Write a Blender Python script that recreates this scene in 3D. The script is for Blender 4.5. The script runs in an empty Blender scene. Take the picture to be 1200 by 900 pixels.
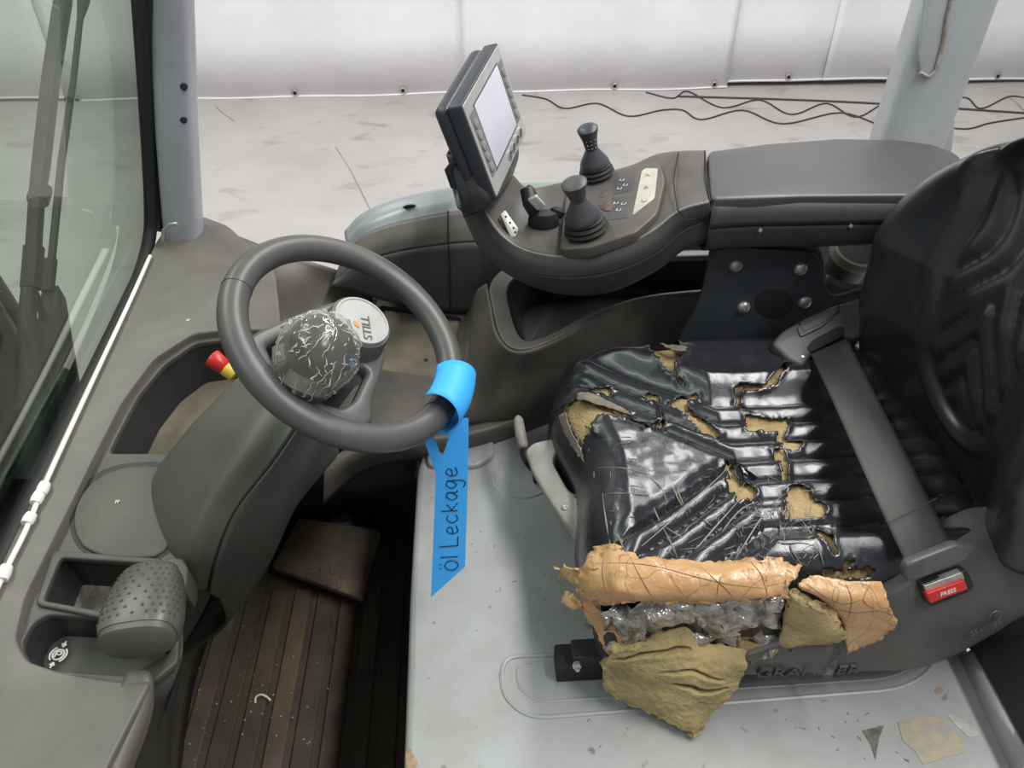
import bpy, bmesh, math, random
from mathutils import Vector, Matrix, noise
from mathutils.geometry import intersect_point_line
R = math.radians
V = Vector
sc = bpy.context.scene
col = sc.collection

# ------------------------------------------------------------------ camera
CAM = V((0, 0, 2.0)); FPX = 900.0; PITCH = R(38); YAW = R(-3.5)
cam = bpy.data.cameras.new('camera'); cam_o = bpy.data.objects.new('camera', cam)
col.objects.link(cam_o); sc.camera = cam_o
cam.sensor_width = 36; cam.lens = FPX / 1200 * 36; cam.clip_start = 0.02; cam.clip_end = 100
cam_o.location = CAM; cam_o.rotation_euler = (R(90) - PITCH, 0, YAW)
# ------------------------------------------------------------------ world, lamps, exposure
w = bpy.data.worlds.new('hall'); sc.world = w; w.use_nodes = True
w.node_tree.nodes['Background'].inputs[0].default_value = (0.93, 0.96, 1.0, 1)
w.node_tree.nodes['Background'].inputs[1].default_value = 0.30
def area(name, loc, size, energy, target=(0, 0.8, 1), colr=(1, 0.99, 0.97)):
    l = bpy.data.lights.new(name, 'AREA'); l.shape = 'RECTANGLE'; l.size, l.size_y = size
    l.energy = energy; l.color = colr
    o = bpy.data.objects.new(name, l); col.objects.link(o); o.location = loc
    o.rotation_euler = (V(target) - V(loc)).to_track_quat('-Z', 'Y').to_euler()
    return o
area('hall_lamp', (-2.6, 3.4, 5.2), (0.5, 3.4), 185, (-2.6, 3.4, 0))
area('hall_lamp', (2.0, 3.6, 5.2), (0.5, 3.4), 175, (2.0, 3.6, 0))
area('hall_lamp', (-2.6, -0.6, 5.2), (0.5, 3.4), 95, (-2.6, -0.6, 0))
area('hall_lamp', (2.0, 0.2, 5.2), (0.5, 3.4), 200, (2.0, 0.2, 0))
sc.view_settings.view_transform = 'Standard'; sc.view_settings.look = 'None'
sc.view_settings.gamma = 1; sc.view_settings.use_curve_mapping = False
sc.view_settings.exposure = 0.0

# ------------------------------------------------------------------ places: a photograph pixel at a known height / depth
_fw = V((-math.sin(YAW) * math.cos(PITCH), math.cos(YAW) * math.cos(PITCH), -math.sin(PITCH)))
_rt = V((math.cos(YAW), math.sin(YAW), 0)); _up = _rt.cross(_fw)
def ray(px, py): return _fw + _rt * ((px - 600) / FPX) + _up * ((450 - py) / FPX)
def P(px, py, z): d = ray(px, py); return CAM + d * ((z - 2.0) / d.z)
def PY(px, py, y): d = ray(px, py); return CAM + d * (y / d.y)
def PX(px, py, x): d = ray(px, py); return CAM + d * (x / d.x)
def PT(t): return P(*t)
class Plane:
    def __init__(s, o, x, y):
        s.o = V(o); s.x = V(x).normalized(); s.n = s.x.cross(V(y)).normalized(); s.y = s.n.cross(s.x)
    def px(s, a, b):
        d = ray(a, b); p = CAM + d * ((s.o - CAM).dot(s.n) / d.dot(s.n)); q = p - s.o
        return (q.dot(s.x), q.dot(s.y))
    def w(s, a, b, c=0.0): return s.o + s.x * a + s.y * b + s.n * c
    def wp(s, a, b, c=0.0): return s.w(*s.px(a, b), c)

# ------------------------------------------------------------------ materials
def lin(c):
    f = lambda u: u / 12.92 if u <= 0.04045 else ((u + 0.055) / 1.055) ** 2.4
    return tuple(f(x / 255) for x in c) + (1,)
MATS = {}
def mat(name, c, rough=0.5, c2=None, nscale=8, lo=0.4, hi=0.65, bump=0.0, bscale=300, metal=0.0, coat=0.0,
        spec=0.5, emit=None, ani=(1, 1, 1), bdist=0.002, detail=6):
    if name in MATS: return MATS[name]
    m = bpy.data.materials.new(name); m.use_nodes = True; nt = m.node_tree; b = nt.nodes['Principled BSDF']
    b.inputs['Base Color'].default_value = lin(c); b.inputs['Roughness'].default_value = rough
    b.inputs['Metallic'].default_value = metal; b.inputs['Coat Weight'].default_value = coat
    b.inputs['Specular IOR Level'].default_value = spec
    tc = nt.nodes.new('ShaderNodeTexCoord'); mp = nt.nodes.new('ShaderNodeMapping')
    geo = nt.nodes.new('ShaderNodeNewGeometry')
    nt.links.new(geo.outputs['Position'], mp.inputs['Vector']); mp.inputs['Scale'].default_value = ani
    if c2:
        n = nt.nodes.new('ShaderNodeTexNoise'); n.inputs['Scale'].default_value = nscale; n.inputs['Detail'].default_value = detail
        n.inputs['Roughness'].default_value = 0.62
        rp = nt.nodes.new('ShaderNodeValToRGB'); rp.color_ramp.elements[0].position = lo; rp.color_ramp.elements[1].position = hi
        rp.color_ramp.elements[0].color = lin(c); rp.color_ramp.elements[1].color = lin(c2)
        nt.links.new(mp.outputs[0], n.inputs['Vector']); nt.links.new(n.outputs['Fac'], rp.inputs[0])
        nt.links.new(rp.outputs[0], b.inputs['Base Color'])
    if bump:
        n2 = nt.nodes.new('ShaderNodeTexNoise'); n2.inputs['Scale'].default_value = bscale; n2.inputs['Detail'].default_value = 3
        bp = nt.nodes.new('ShaderNodeBump'); bp.inputs['Strength'].default_value = bump; bp.inputs['Distance'].default_value = bdist
        nt.links.new(mp.outputs[0], n2.inputs['Vector']); nt.links.new(n2.outputs['Fac'], bp.inputs['Height'])
        nt.links.new(bp.outputs[0], b.inputs['Normal'])
    if emit:
        b.inputs['Emission Color'].default_value = lin(c); b.inputs['Emission Strength'].default_value = emit
    MATS[name] = m; return m

DASH = mat('dash_plastic', (95, 92, 87), 0.5, (108, 103, 95), 9, bump=0.25, bscale=900, bdist=0.0006)
DASH2 = mat('dash_plastic_dark', (74, 71, 67), 0.5, (82, 79, 74), 9, bump=0.25, bscale=900, bdist=0.0006)
COLUMN = mat('column_plastic', (82, 81, 77), 0.45, (92, 90, 84), 7, bump=0.2, bscale=900, bdist=0.0005)
COLUMN2 = mat('column_shell', (74, 72, 69), 0.5, (82, 79, 74), 7, bump=0.2, bscale=900, bdist=0.0005)
WHEEL = mat('wheel_rubber', (80, 79, 79), 0.4, (88, 86, 84), 12, bump=0.15, bscale=1200, bdist=0.0004)
TRIM = mat('trim_plastic', (80, 76, 72), 0.5, (98, 92, 84), 8, bump=0.2, bscale=900, bdist=0.0005)
TRIMD = mat('trim_black', (62, 63, 66), 0.55, (68, 68, 70), 8, bump=0.2, bscale=900, bdist=0.0005)
DUSTY = mat('dusty_plastic', (100, 92, 80), 0.7, (124, 114, 98), 14, bump=0.3, bscale=500, bdist=0.0008)
CONS = mat('console_plastic', (72, 71, 72), 0.45, (80, 78, 77), 10, bump=0.18, bscale=1000, bdist=0.0005)
CONSD = mat('console_dusty', (76, 74, 72), 0.5, (92, 85, 77), 12, bump=0.2, bscale=900, bdist=0.0006)
ARM = mat('armrest_vinyl', (70, 70, 71), 0.38, (77, 76, 76), 5, bump=0.22, bscale=1100, bdist=0.0006)
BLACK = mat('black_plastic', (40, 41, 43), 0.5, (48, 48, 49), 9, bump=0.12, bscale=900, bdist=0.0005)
BLACK2 = mat('black_metal', (58, 62, 69), 0.42, (63, 66, 72), 9, bump=0.1, bscale=700, bdist=0.0004)
RUBBER = mat('rubber', (34, 34, 35), 0.65, bump=0.15, bscale=700)
VOID = mat('dark_interior', (24, 23, 22), 0.8)
MAT_ = mat('floor_mat_rubber', (60, 54, 47), 0.75, (78, 69, 57), 6, lo=0.42, hi=0.62, bump=0.35, bscale=260)
MAT2 = mat('floor_mat_rib', (66, 60, 52), 0.7, (96, 83, 66), 7, lo=0.45, hi=0.68, bump=0.35, bscale=260)
PEDAL = mat('pedal_rubber', (82, 75, 66), 0.7, (116, 102, 83), 9, bump=0.3, bscale=200)
PAINT = mat('pillar_paint', (165, 168, 175), 0.38, (158, 160, 166), 4, bump=0.06, bscale=500)
BPAINT = mat('rear_pillar_paint', (178, 182, 184), 0.36, (168, 171, 174), 5, bump=0.06, bscale=500)
FPAINT = mat('fender_paint', (130, 138, 139), 0.35, (120, 128, 128), 5)
STEEL = mat('bolt_steel', (206, 204, 198), 0.36, (176, 174, 166), 60, metal=0.7)
SILVER = mat('silver_plastic', (196, 196, 194), 0.34, (184, 184, 182), 30, metal=0.35)
WHITEP = mat('white_plastic', (232, 231, 226), 0.35)
WHITEINK = mat('white_ink', (225, 224, 220), 0.6)
CREAM = mat('cream_label', (186, 181, 170), 0.5, (170, 164, 152), 20)
DARKINK = mat('dark_ink', (40, 38, 38), 0.6)
GREYINK = mat('grey_ink', (150, 148, 142), 0.6)
ORANGE = mat('orange_mark', (236, 140, 50), 0.5)
RED = mat('red_plastic', (206, 44, 40), 0.35)
YELLOW = mat('yellow_plastic', (226, 190, 70), 0.45)
BLUE = mat('blue_paper', (60, 172, 252), 0.55, (66, 178, 255), 6)
INK = mat('black_marker', (22, 26, 40), 0.6)
BELT = mat('seat_belt_webbing', (64, 62, 61), 0.6, (72, 69, 67), 30, bump=0.5, bscale=1400, ani=(1, 0.25, 1), bdist=0.001)
HOUS = mat('seat_side_plastic', (78, 76, 76), 0.45, (90, 87, 84), 8, bump=0.25, bscale=800, bdist=0.0006)
RETR = mat('retractor_plastic', (68, 70, 72), 0.45, (76, 78, 78), 9, bump=0.15, bscale=900, bdist=0.0005)
LEVG = mat('grey_lever_plastic', (158, 158, 150), 0.45, (138, 136, 126), 16, bump=0.1, bscale=500)
FOAM = mat('seat_foam', (172, 149, 106), 0.85, (148, 127, 88), 22, bump=0.8, bscale=240, bdist=0.004)
FOAM2 = mat('aged_foam', (182, 162, 114), 0.9, (140, 125, 90), 16, lo=0.35, hi=0.7, bump=0.7, bscale=150, bdist=0.004)
FABRIC = mat('grey_backing_fabric', (112, 105, 95), 0.9, (132, 124, 110), 60, bump=0.6, bscale=500)
FILM = mat('wrinkled_film', (188, 182, 176), 0.12, (80, 70, 64), 20, lo=0.42, hi=0.58, bump=0.8, bscale=45, bdist=0.012, coat=0.8, metal=0.4)
CREASE = mat('film_crease', (190, 188, 178), 0.4)

def tape_material():
    m = mat('brown_tape', (198, 158, 114), 0.34, (184, 140, 94), 18, bump=0.5, bscale=60, bdist=0.006, coat=0.15)
    nt = m.node_tree; b = nt.nodes['Principled BSDF']
    src = b.inputs['Base Color'].links[0].from_socket
    vo = nt.nodes.new('ShaderNodeTexVoronoi'); vo.feature = 'DISTANCE_TO_EDGE'; vo.inputs['Scale'].default_value = 15
    rp = nt.nodes.new('ShaderNodeValToRGB'); rp.color_ramp.elements[0].position = 0.0; rp.color_ramp.elements[1].position = 0.018
    rp.color_ramp.elements[0].color = (0.55, 0.48, 0.42, 1); rp.color_ramp.elements[1].color = (1, 1, 1, 1)
    geo = nt.nodes.new('ShaderNodeNewGeometry'); wn_ = nt.nodes.new('ShaderNodeTexNoise'); wn_.inputs['Scale'].default_value = 11
    va = nt.nodes.new('ShaderNodeVectorMath'); va.operation = 'MULTIPLY_ADD'; va.inputs[1].default_value = (0.16, 0.16, 0.16)
    nt.links.new(geo.outputs['Position'], wn_.inputs['Vector']); nt.links.new(wn_.outputs['Color'], va.inputs[0]); nt.links.new(geo.outputs['Position'], va.inputs[2])
    nt.links.new(va.outputs[0], vo.inputs['Vector'])
    nt.links.new(vo.outputs['Distance'], rp.inputs[0])
    mx = nt.nodes.new('ShaderNodeMix'); mx.data_type = 'RGBA'; mx.blend_type = 'MULTIPLY'; mx.inputs[0].default_value = 1
    nt.links.new(src, mx.inputs[6]); nt.links.new(rp.outputs[0], mx.inputs[7]); nt.links.new(mx.outputs[2], b.inputs['Base Color'])
    return m
TAPE = tape_material()

def vinyl_material(name, base, rough, crack):
    m = mat(name, base, rough, tuple(int(x * 1.25) for x in base), 14, bump=0.0)
    nt = m.node_tree; b = nt.nodes['Principled BSDF']; b.inputs['Coat Weight'].default_value = 0.3 if crack else 0.55; b.inputs['Coat Roughness'].default_value = 0.12 if crack else 0.22
    geo = nt.nodes.new('ShaderNodeNewGeometry')
    n1 = nt.nodes.new('ShaderNodeTexNoise'); n1.inputs['Scale'].default_value = 45; n1.inputs['Detail'].default_value = 4
    n2 = nt.nodes.new('ShaderNodeTexVoronoi'); n2.inputs['Scale'].default_value = 900
    bp = nt.nodes.new('ShaderNodeBump'); bp.inputs['Strength'].default_value = 0.16 if crack else 0.06; bp.inputs['Distance'].default_value = 0.004
    bp2 = nt.nodes.new('ShaderNodeBump'); bp2.inputs['Strength'].default_value = 0.25; bp2.inputs['Distance'].default_value = 0.0006
    for n in (n1, n2): nt.links.new(geo.outputs['Position'], n.inputs['Vector'])
    nt.links.new(n1.outputs['Fac'], bp.inputs['Height']); nt.links.new(n2.outputs['Distance'], bp2.inputs['Height'])
    nt.links.new(bp.outputs[0], bp2.inputs['Normal']); nt.links.new(bp2.outputs[0], b.inputs['Normal'])
    return m
VINYL = vinyl_material('torn_black_vinyl', (36, 37, 41), 0.17, True)
VINYLB = vinyl_material('black_leatherette', (34, 34, 36), 0.27, False)

def plate_paint():
    m = mat('hood_paint', (160, 161, 161), 0.4, (144, 144, 142), 6, lo=0.42, hi=0.7, bump=0.05, bscale=400)
    nt = m.node_tree; b = nt.nodes['Principled BSDF']; src = b.inputs['Base Color'].links[0].from_socket
    geo = nt.nodes.new('ShaderNodeNewGeometry')
    n = nt.nodes.new('ShaderNodeTexNoise'); n.inputs['Scale'].default_value = 42; n.inputs['Detail'].default_value = 9
    nt.links.new(geo.outputs['Position'], n.inputs['Vector'])
    rp = nt.nodes.new('ShaderNodeValToRGB'); rp.color_ramp.elements[0].position = 0.67; rp.color_ramp.elements[1].position = 0.74
    rp.color_ramp.elements[0].color = (1, 1, 1, 1); rp.color_ramp.elements[1].color = (0.5, 0.48, 0.45, 1)
    mx = nt.nodes.new('ShaderNodeMix'); mx.data_type = 'RGBA'; mx.blend_type = 'MULTIPLY'; mx.inputs[0].default_value = 1
    nt.links.new(n.outputs['Fac'], rp.inputs[0]); nt.links.new(src, mx.inputs[6]); nt.links.new(rp.outputs[0], mx.inputs[7])
    nt.links.new(mx.outputs[2], b.inputs['Base Color'])
    return m
HOOD = plate_paint()

def concrete():
    m = mat('concrete', (176, 173, 170), 0.55, (160, 156, 151), 1.1, lo=0.38, hi=0.72, bump=0.08, bscale=60, detail=10)
    nt = m.node_tree; b = nt.nodes['Principled BSDF']; src = b.inputs['Base Color'].links[0].from_socket
    geo = nt.nodes.new('ShaderNodeNewGeometry')
    n = nt.nodes.new('ShaderNodeTexNoise'); n.inputs['Scale'].default_value = 3.3; n.inputs['Detail'].default_value = 8; n.inputs['Distortion'].default_value = 0.6
    mp = nt.nodes.new('ShaderNodeMapping'); mp.inputs['Scale'].default_value = (1, 1.6, 1)
    nt.links.new(geo.outputs['Position'], mp.inputs['Vector']); nt.links.new(mp.outputs[0], n.inputs['Vector'])
    rp = nt.nodes.new('ShaderNodeValToRGB'); rp.color_ramp.elements[0].position = 0.58; rp.color_ramp.elements[1].position = 0.74
    rp.color_ramp.elements[0].color = (1, 1, 1, 1); rp.color_ramp.elements[1].color = (0.74, 0.69, 0.63, 1)
    mx = nt.nodes.new('ShaderNodeMix'); mx.data_type = 'RGBA'; mx.blend_type = 'MULTIPLY'; mx.inputs[0].default_value = 1
    nt.links.new(n.outputs['Fac'], rp.inputs[0]); nt.links.new(src, mx.inputs[6]); nt.links.new(rp.outputs[0], mx.inputs[7])
    nt.links.new(mx.outputs[2], b.inputs['Base Color'])
    return m
CONC = concrete()
CURT = mat('white_tarpaulin', (240, 239, 241), 0.42, (232, 230, 233), 1.4, bump=0.35, bscale=2.2, bdist=0.03)

def glass_material(name, tint, refl=1.0):
    m = bpy.data.materials.new(name); m.use_nodes = True; nt = m.node_tree
    for n in list(nt.nodes): nt.nodes.remove(n)
    out = nt.nodes.new('ShaderNodeOutputMaterial'); mx = nt.nodes.new('ShaderNodeMixShader')
    tr = nt.nodes.new('ShaderNodeBsdfTransparent'); gl = nt.nodes.new('ShaderNodeBsdfGlossy'); fr = nt.nodes.new('ShaderNodeFresnel')
    tr.inputs[0].default_value = tint; gl.inputs['Roughness'].default_value = 0.0; gl.inputs[0].default_value = (refl, refl, refl, 1)
    geo = nt.nodes.new('ShaderNodeNewGeometry'); mr = nt.nodes.new('ShaderNodeMapRange')
    mr.inputs['To Min'].default_value = 1.5; mr.inputs['To Max'].default_value = 1 / 1.5     # same glass on its inner and outer face
    nt.links.new(geo.outputs['Backfacing'], mr.inputs['Value']); nt.links.new(mr.outputs[0], fr.inputs[0])
    nt.links.new(fr.outputs[0], mx.inputs[0]); nt.links.new(tr.outputs[0], mx.inputs[1]); nt.links.new(gl.outputs[0], mx.inputs[2])
    nt.links.new(mx.outputs[0], out.inputs[0]); return m
GLASS = glass_material('windscreen_glass', (0.81, 0.87, 0.82, 1), 0.7)
CLEARFILM = glass_material('clear_wrap_film', (0.96, 0.96, 0.95, 1))
def hazy(m, f):
    nt = m.node_tree; out = [n for n in nt.nodes if n.type == 'OUTPUT_MATERIAL'][0]; src = out.inputs[0].links[0].from_socket
    df = nt.nodes.new('ShaderNodeBsdfDiffuse'); df.inputs[0].default_value = (0.75, 0.74, 0.7, 1); mx = nt.nodes.new('ShaderNodeMixShader'); mx.inputs[0].default_value = f
    nt.links.new(src, mx.inputs[1]); nt.links.new(df.outputs[0], mx.inputs[2]); nt.links.new(mx.outputs[0], out.inputs[0])
hazy(CLEARFILM, 0.10)

# ------------------------------------------------------------------ mesh helpers
WL = {}
def finish(name, me, m, parent=None, ang=38, flat=False, label=None):
    """link a world-space mesh as one object whose origin is its own centre"""
    bm = bmesh.new(); bm.from_mesh(me)
    bmesh.ops.remove_doubles(bm, verts=bm.verts, dist=1e-6)
    for f in bm.faces: f.smooth = not flat
    if not flat:
        for e in bm.edges:
            e.smooth = not (len(e.link_faces) == 2 and e.calc_face_angle(0) > R(ang))
    bm.to_mesh(me); bm.free()
    co = [v.co for v in me.vertices]
    c = V([(min(v[i] for v in co) + max(v[i] for v in co)) / 2 for i in range(3)])
    me.transform(Matrix.Translation(-c))
    o = bpy.data.objects.new(name, me); col.objects.link(o); o.location = c
    if m: me.materials.clear(); me.materials.append(m)
    WL[o.name] = c.copy()
    if parent:
        o.parent = parent; o.matrix_parent_inverse = Matrix.Translation(-WL[parent.name])
    if label: o['label'] = label
    return o
def mesh(name, vs, fs, m, parent=None, recalc=True, solid=0, bevel=0, sub=0, soff=-1, seg=2, **k):
    me = bpy.data.meshes.new(name); me.from_pydata([tuple(v) for v in vs], [], fs)
    if recalc:
        bm = bmesh.new(); bm.from_mesh(me); bmesh.ops.recalc_face_normals(bm, faces=bm.faces); bm.to_mesh(me); bm.free()
    o = finish(name, me, m, parent, **k)
    if solid:
        s = o.modifiers.new('solid', 'SOLIDIFY'); s.thickness = solid; s.offset = soff
    if bevel:
        b = o.modifiers.new('bevel', 'BEVEL'); b.width = bevel; b.segments = seg; b.limit_method = 'ANGLE'; b.angle_limit = R(35)
    if sub:
        s = o.modifiers.new('sub', 'SUBSURF'); s.levels = s.render_levels = sub
    return o
def thing(name, label, cat, loc, group=None):
    o = bpy.data.objects.new(name, None); col.objects.link(o); o.location = loc; o.empty_display_size = 0.05
    WL[o.name] = V(loc); tag(o, label, cat, group); return o
def tag(o, label, cat, group=None, kind=None):
    if label: o['label'] = label
    if cat: o['category'] = cat
    if group: o['group'] = group
    if kind: o['kind'] = kind
    return o
def chaikin(pts, n=2, closed=True):
    for _ in range(n):
        out = []; L = len(pts)
        rng = range(L) if closed else range(L - 1)
        if not closed: out.append(pts[0])
        for i in rng:
            a, b = V(pts[i]), V(pts[(i + 1) % L])
            out += [a * 0.75 + b * 0.25, a * 0.25 + b * 0.75]
        if not closed: out.append(pts[-1])
        pts = out
    return pts
def cr(p0, p1, p2, p3, t):
    return 0.5 * ((2 * p1) + (p2 - p0) * t + (2 * p0 - 5 * p1 + 4 * p2 - p3) * t * t + (3 * p1 - p0 - 3 * p2 + p3) * t ** 3)
def spline(pts, n, closed=False):
    pts = [V(p) for p in pts]; L = len(pts); out = []
    segs = L if closed else L - 1
    for i in range(n if closed else n + 1):
        s = i / n * segs; k = min(int(s), segs - 1); t = s - k
        g = (lambda j: pts[j % L]) if closed else (lambda j: pts[max(0, min(L - 1, j))])
        p0 = g(k - 1) if closed or k > 0 else pts[0] * 2 - pts[1]
        p3 = g(k + 2) if closed or k + 2 < L else pts[-1] * 2 - pts[-2]
        out.append(cr(p0, g(k), g(k + 1), p3, t))
    return out
def gridfaces(nr, nc, close_c=False, close_r=False):
    fs = []
    for i in range(nr if close_r else nr - 1):
        for j in range(nc if close_c else nc - 1):
            a = i * nc + j; b = i * nc + (j + 1) % nc; i2 = (i + 1) % nr
            fs.append((a, b, i2 * nc + (j + 1) % nc, i2 * nc + j))
    return fs
def patch(name, rows, nu, nv, m, parent=None, fn=None, closed=False, **k):
    """smooth surface through rows of 3-D points"""
    rr = [spline(r, nv, closed) for r in rows]
    nvv = len(rr[0]); cols = [spline([r[j] for r in rr], nu) for j in range(nvv)]
    vs = [cols[j][i] for i in range(nu + 1) for j in range(nvv)]
    if fn: vs = [fn(v, i // nvv / nu, (i % nvv) / (nvv - 1)) for i, v in enumerate(vs)]
    return mesh(name, vs, gridfaces(nu + 1, nvv, closed), m, parent, **k)
def pxrows(rows): return [[P(*t) for t in r] for r in rows]
def tubev(pts, r, n=10, closed=False, flatten=None):
    pts = [V(p) for p in pts]; L = len(pts); rs = r if isinstance(r, (list, tuple)) else [r] * L
    vs, fs = [], []; up = V((0, 0, 1)); prev = None
    for i, p in enumerate(pts):
        a = pts[(i - 1) % L] if closed or i else p; b = pts[(i + 1) % L] if closed or i < L - 1 else p
        t = (b - a).normalized()
        if prev is None:
            x = t.cross(up)
            if x.length < 0.1: x = t.cross(V((1, 0, 0)))
        else: x = prev - t * prev.dot(t)
        x.normalize(); prev = x; y = t.cross(x)
        for k in range(n):
            an = 2 * math.pi * k / n; vs.append(p + (x * math.cos(an) + y * math.sin(an)) * rs[i])
    fs = gridfaces(L, n, True, closed)
    if not closed: fs += [tuple(range(n))[::-1], tuple(range((L - 1) * n, L * n))]
    return vs, fs
def tube(name, pts, r, m, parent=None, n=10, closed=False, **k):
    return mesh(name, *tubev(pts, r, n, closed), m, parent, **k)
def frame(axis):
    a = V(axis).normalized(); x = a.cross(V((0, 1, 0)))
    if x.length < 0.2: x = a.cross(V((1, 0, 0)))
    x.normalize(); return x, a.cross(x), a
def lathev(prof, o, axis, n=32, sx=1, sy=1):
    x, y, a = frame(axis); o = V(o); vs = []
    for r, h in prof:
        for k in range(n):
            t = 2 * math.pi * k / n; vs.append(o + a * h + (x * math.cos(t) * sx + y * math.sin(t) * sy) * r)
    fs = gridfaces(len(prof), n, True)
    fs += [tuple(range(n))[::-1], tuple(range((len(prof) - 1) * n, len(prof) * n))]
    return vs, fs
def lathe(name, prof, o, axis, m, parent=None, n=32, **k): return mesh(name, *lathev(prof, o, axis, n), m, parent, **k)
def boxv(c, s, ax=None):
    x, y, z = ax if ax else (V((1, 0, 0)), V((0, 1, 0)), V((0, 0, 1))); c = V(c)
    vs = [c + x * (i * s[0] / 2) + y * (j * s[1] / 2) + z * (k * s[2] / 2) for i in (-1, 1) for j in (-1, 1) for k in (-1, 1)]
    return vs, [(0, 1, 3, 2), (4, 6, 7, 5), (0, 4, 5, 1), (2, 3, 7, 6), (0, 2, 6, 4), (1, 5, 7, 3)]
def box(name, c, s, m, parent=None, ax=None, bevel=0.002, **k): return mesh(name, *boxv(c, s, ax), m, parent, bevel=bevel, **k)
def joinv(*parts):
    vs, fs = [], []
    for a, b in parts:
        n = len(vs); vs += list(a); fs += [tuple(i + n for i in f) for f in b]
    return vs, fs
def platew(name, pl, outer, holes, th, m, parent=None, bev=0.002, rnd=2, hrnd=2, px=True, **k):
    """plate with real openings: outlines in photo pixels (or plane units), top face lies on the plane"""
    cu = bpy.data.curves.new(name, 'CURVE'); cu.dimensions = '2D'; cu.fill_mode = 'BOTH'
    cu.extrude = max(th / 2 - bev, 0.0001); cu.bevel_depth = bev; cu.bevel_resolution = 2; cu.offset = -bev
    for i, pts in enumerate([outer] + list(holes)):
        q = [pl.px(*p) for p in pts] if px else pts
        q = chaikin([V(a) for a in q], rnd if i == 0 else hrnd)
        s = cu.splines.new('POLY'); s.points.add(len(q) - 1); s.use_cyclic_u = True
        for a, b in zip(s.points, q): a.co = (b[0], b[1], 0, 1)
    ob = bpy.data.objects.new('tmp', cu); col.objects.link(ob)
    dg = bpy.context.evaluated_depsgraph_get(); me = bpy.data.meshes.new_from_object(ob.evaluated_get(dg))
    bpy.data.objects.remove(ob); bpy.data.curves.remove(cu)
    M = Matrix(((pl.x.x, pl.y.x, pl.n.x, 0), (pl.x.y, pl.y.y, pl.n.y, 0), (pl.x.z, pl.y.z, pl.n.z, 0), (0, 0, 0, 1)))
    M = Matrix.Translation(pl.o - pl.n * th / 2) @ M
    me.transform(M); me.name = name
    return finish(name, me, m, parent, **k)
def bin_(name, pl, outline, depth, m, parent=None, inset=0.85, rnd=2, top=0.001, **k):
    """open bowl under an opening"""
    q = [V(a) for a in chaikin([V(pl.px(*p)) for p in outline], rnd)]; n = len(q)
    c = sum(q, V((0, 0))) / n; vs = []
    for s, d in ((1.03, -top), (1.0, -depth * 0.15), (1 - (1 - inset) * 0.75, -depth * 0.85), (inset * 0.97, -depth), (inset * 0.5, -depth), (0.02, -depth)):
        vs += [pl.w(*(c + (a - c) * s), d) for a in q]
    fs = gridfaces(6, n, True) + [tuple(range(5 * n, 6 * n))]
    return mesh(name, vs, fs, m, parent, solid=0.002, soff=1, ang=60, **k)
def text(name, s, pl, loc, size, m, parent=None, rot=0, ext=0.0004, align='CENTER', off=0.0004):
    cu = bpy.data.curves.new(name, 'FONT'); cu.body = s; cu.size = size; cu.extrude = ext; cu.align_x = align; cu.align_y = 'CENTER'
    ob = bpy.data.objects.new('tmp', cu); col.objects.link(ob)
    dg = bpy.context.evaluated_depsgraph_get(); me = bpy.data.meshes.new_from_object(ob.evaluated_get(dg))
    bpy.data.objects.remove(ob); bpy.data.curves.remove(cu)
    M = Matrix(((pl.x.x, pl.y.x, pl.n.x, 0), (pl.x.y, pl.y.y, pl.n.y, 0), (pl.x.z, pl.y.z, pl.n.z, 0), (0, 0, 0, 1)))
    M = Matrix.Translation(pl.w(loc[0], loc[1], off)) @ M @ Matrix.Rotation(rot, 4, 'Z')
    me.transform(M); me.name = name
    return finish(name, me, m, parent, flat=True)
def strokes(name, pl, lines, wdt, m, parent=None, off=0.0008, n=5):
    parts = []
    for l in lines:
        q = l if len(l) < 3 else [(a.x, a.y) for a in spline([V((x, y, 0)) for x, y in l], len(l) * 4)]
        parts.append(tubev([pl.w(a, b, off) for a, b in q], wdt, n))
    return mesh(name, *joinv(*parts), m, parent)
def nz(v, s, seed=0): return noise.noise(V(v) * s + V((seed * 7.3, seed * 3.1, seed * 1.7)))
def sstep(t): t = max(0.0, min(1.0, t)); return t * t * (3 - 2 * t)
def rp(pts, r, n=4):
    """round the corners of an outline by r (in its own units)"""
    out = []; L = len(pts)
    for i in range(L):
        a, b, c = V(pts[i - 1]), V(pts[i]), V(pts[(i + 1) % L])
        d1 = min(r, (a - b).length * 0.45); d2 = min(r, (c - b).length * 0.45)
        p, q = b + (a - b).normalized() * d1, b + (c - b).normalized() * d2
        for k in range(n + 1):
            t = k / n; out.append(p * (1 - t) ** 2 + b * 2 * t * (1 - t) + q * t * t)
    return out
def offs(pl, d): return Plane(pl.o + pl.n * d, pl.x, pl.y)

# ================================================================== THE HALL
def quad_floor():
    o = mesh('floor', [(-9, -5, 0), (11, -5, 0), (11, 9, 0), (-9, 9, 0)], [(0, 1, 2, 3)], CONC)
    tag(o, 'pale grey stained concrete hall floor', None, kind='structure')
    return o
floor = quad_floor()
CRK = mat('crack_dirt', (140, 132, 122), 0.9)
def floor_line(name, pts, wd, m):
    vs = []; q = spline([P(a, b, 0.0015) for a, b in pts], 30)
    for i, p in enumerate(q):
        t = (q[min(i + 1, 30)] - q[max(i - 1, 0)]).normalized(); s = t.cross(V((0, 0, 1))) * wd * (0.6 + 0.8 * abs(nz(p, 3)))
        vs += [p - s, p + s]
    return mesh(name, vs, [(2 * i, 2 * i + 1, 2 * i + 3, 2 * i + 2) for i in range(30)], m, floor)
floor_line('crack', [(393, 172), (408, 195), (420, 218), (437, 252)], 0.005, CRK)
floor_line('crack', [(253, 125), (262, 133), (275, 142)], 0.006, CRK)
floor_line('crack', [(1180, 112), (1192, 121), (1200, 130)], 0.008, CRK)
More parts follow.
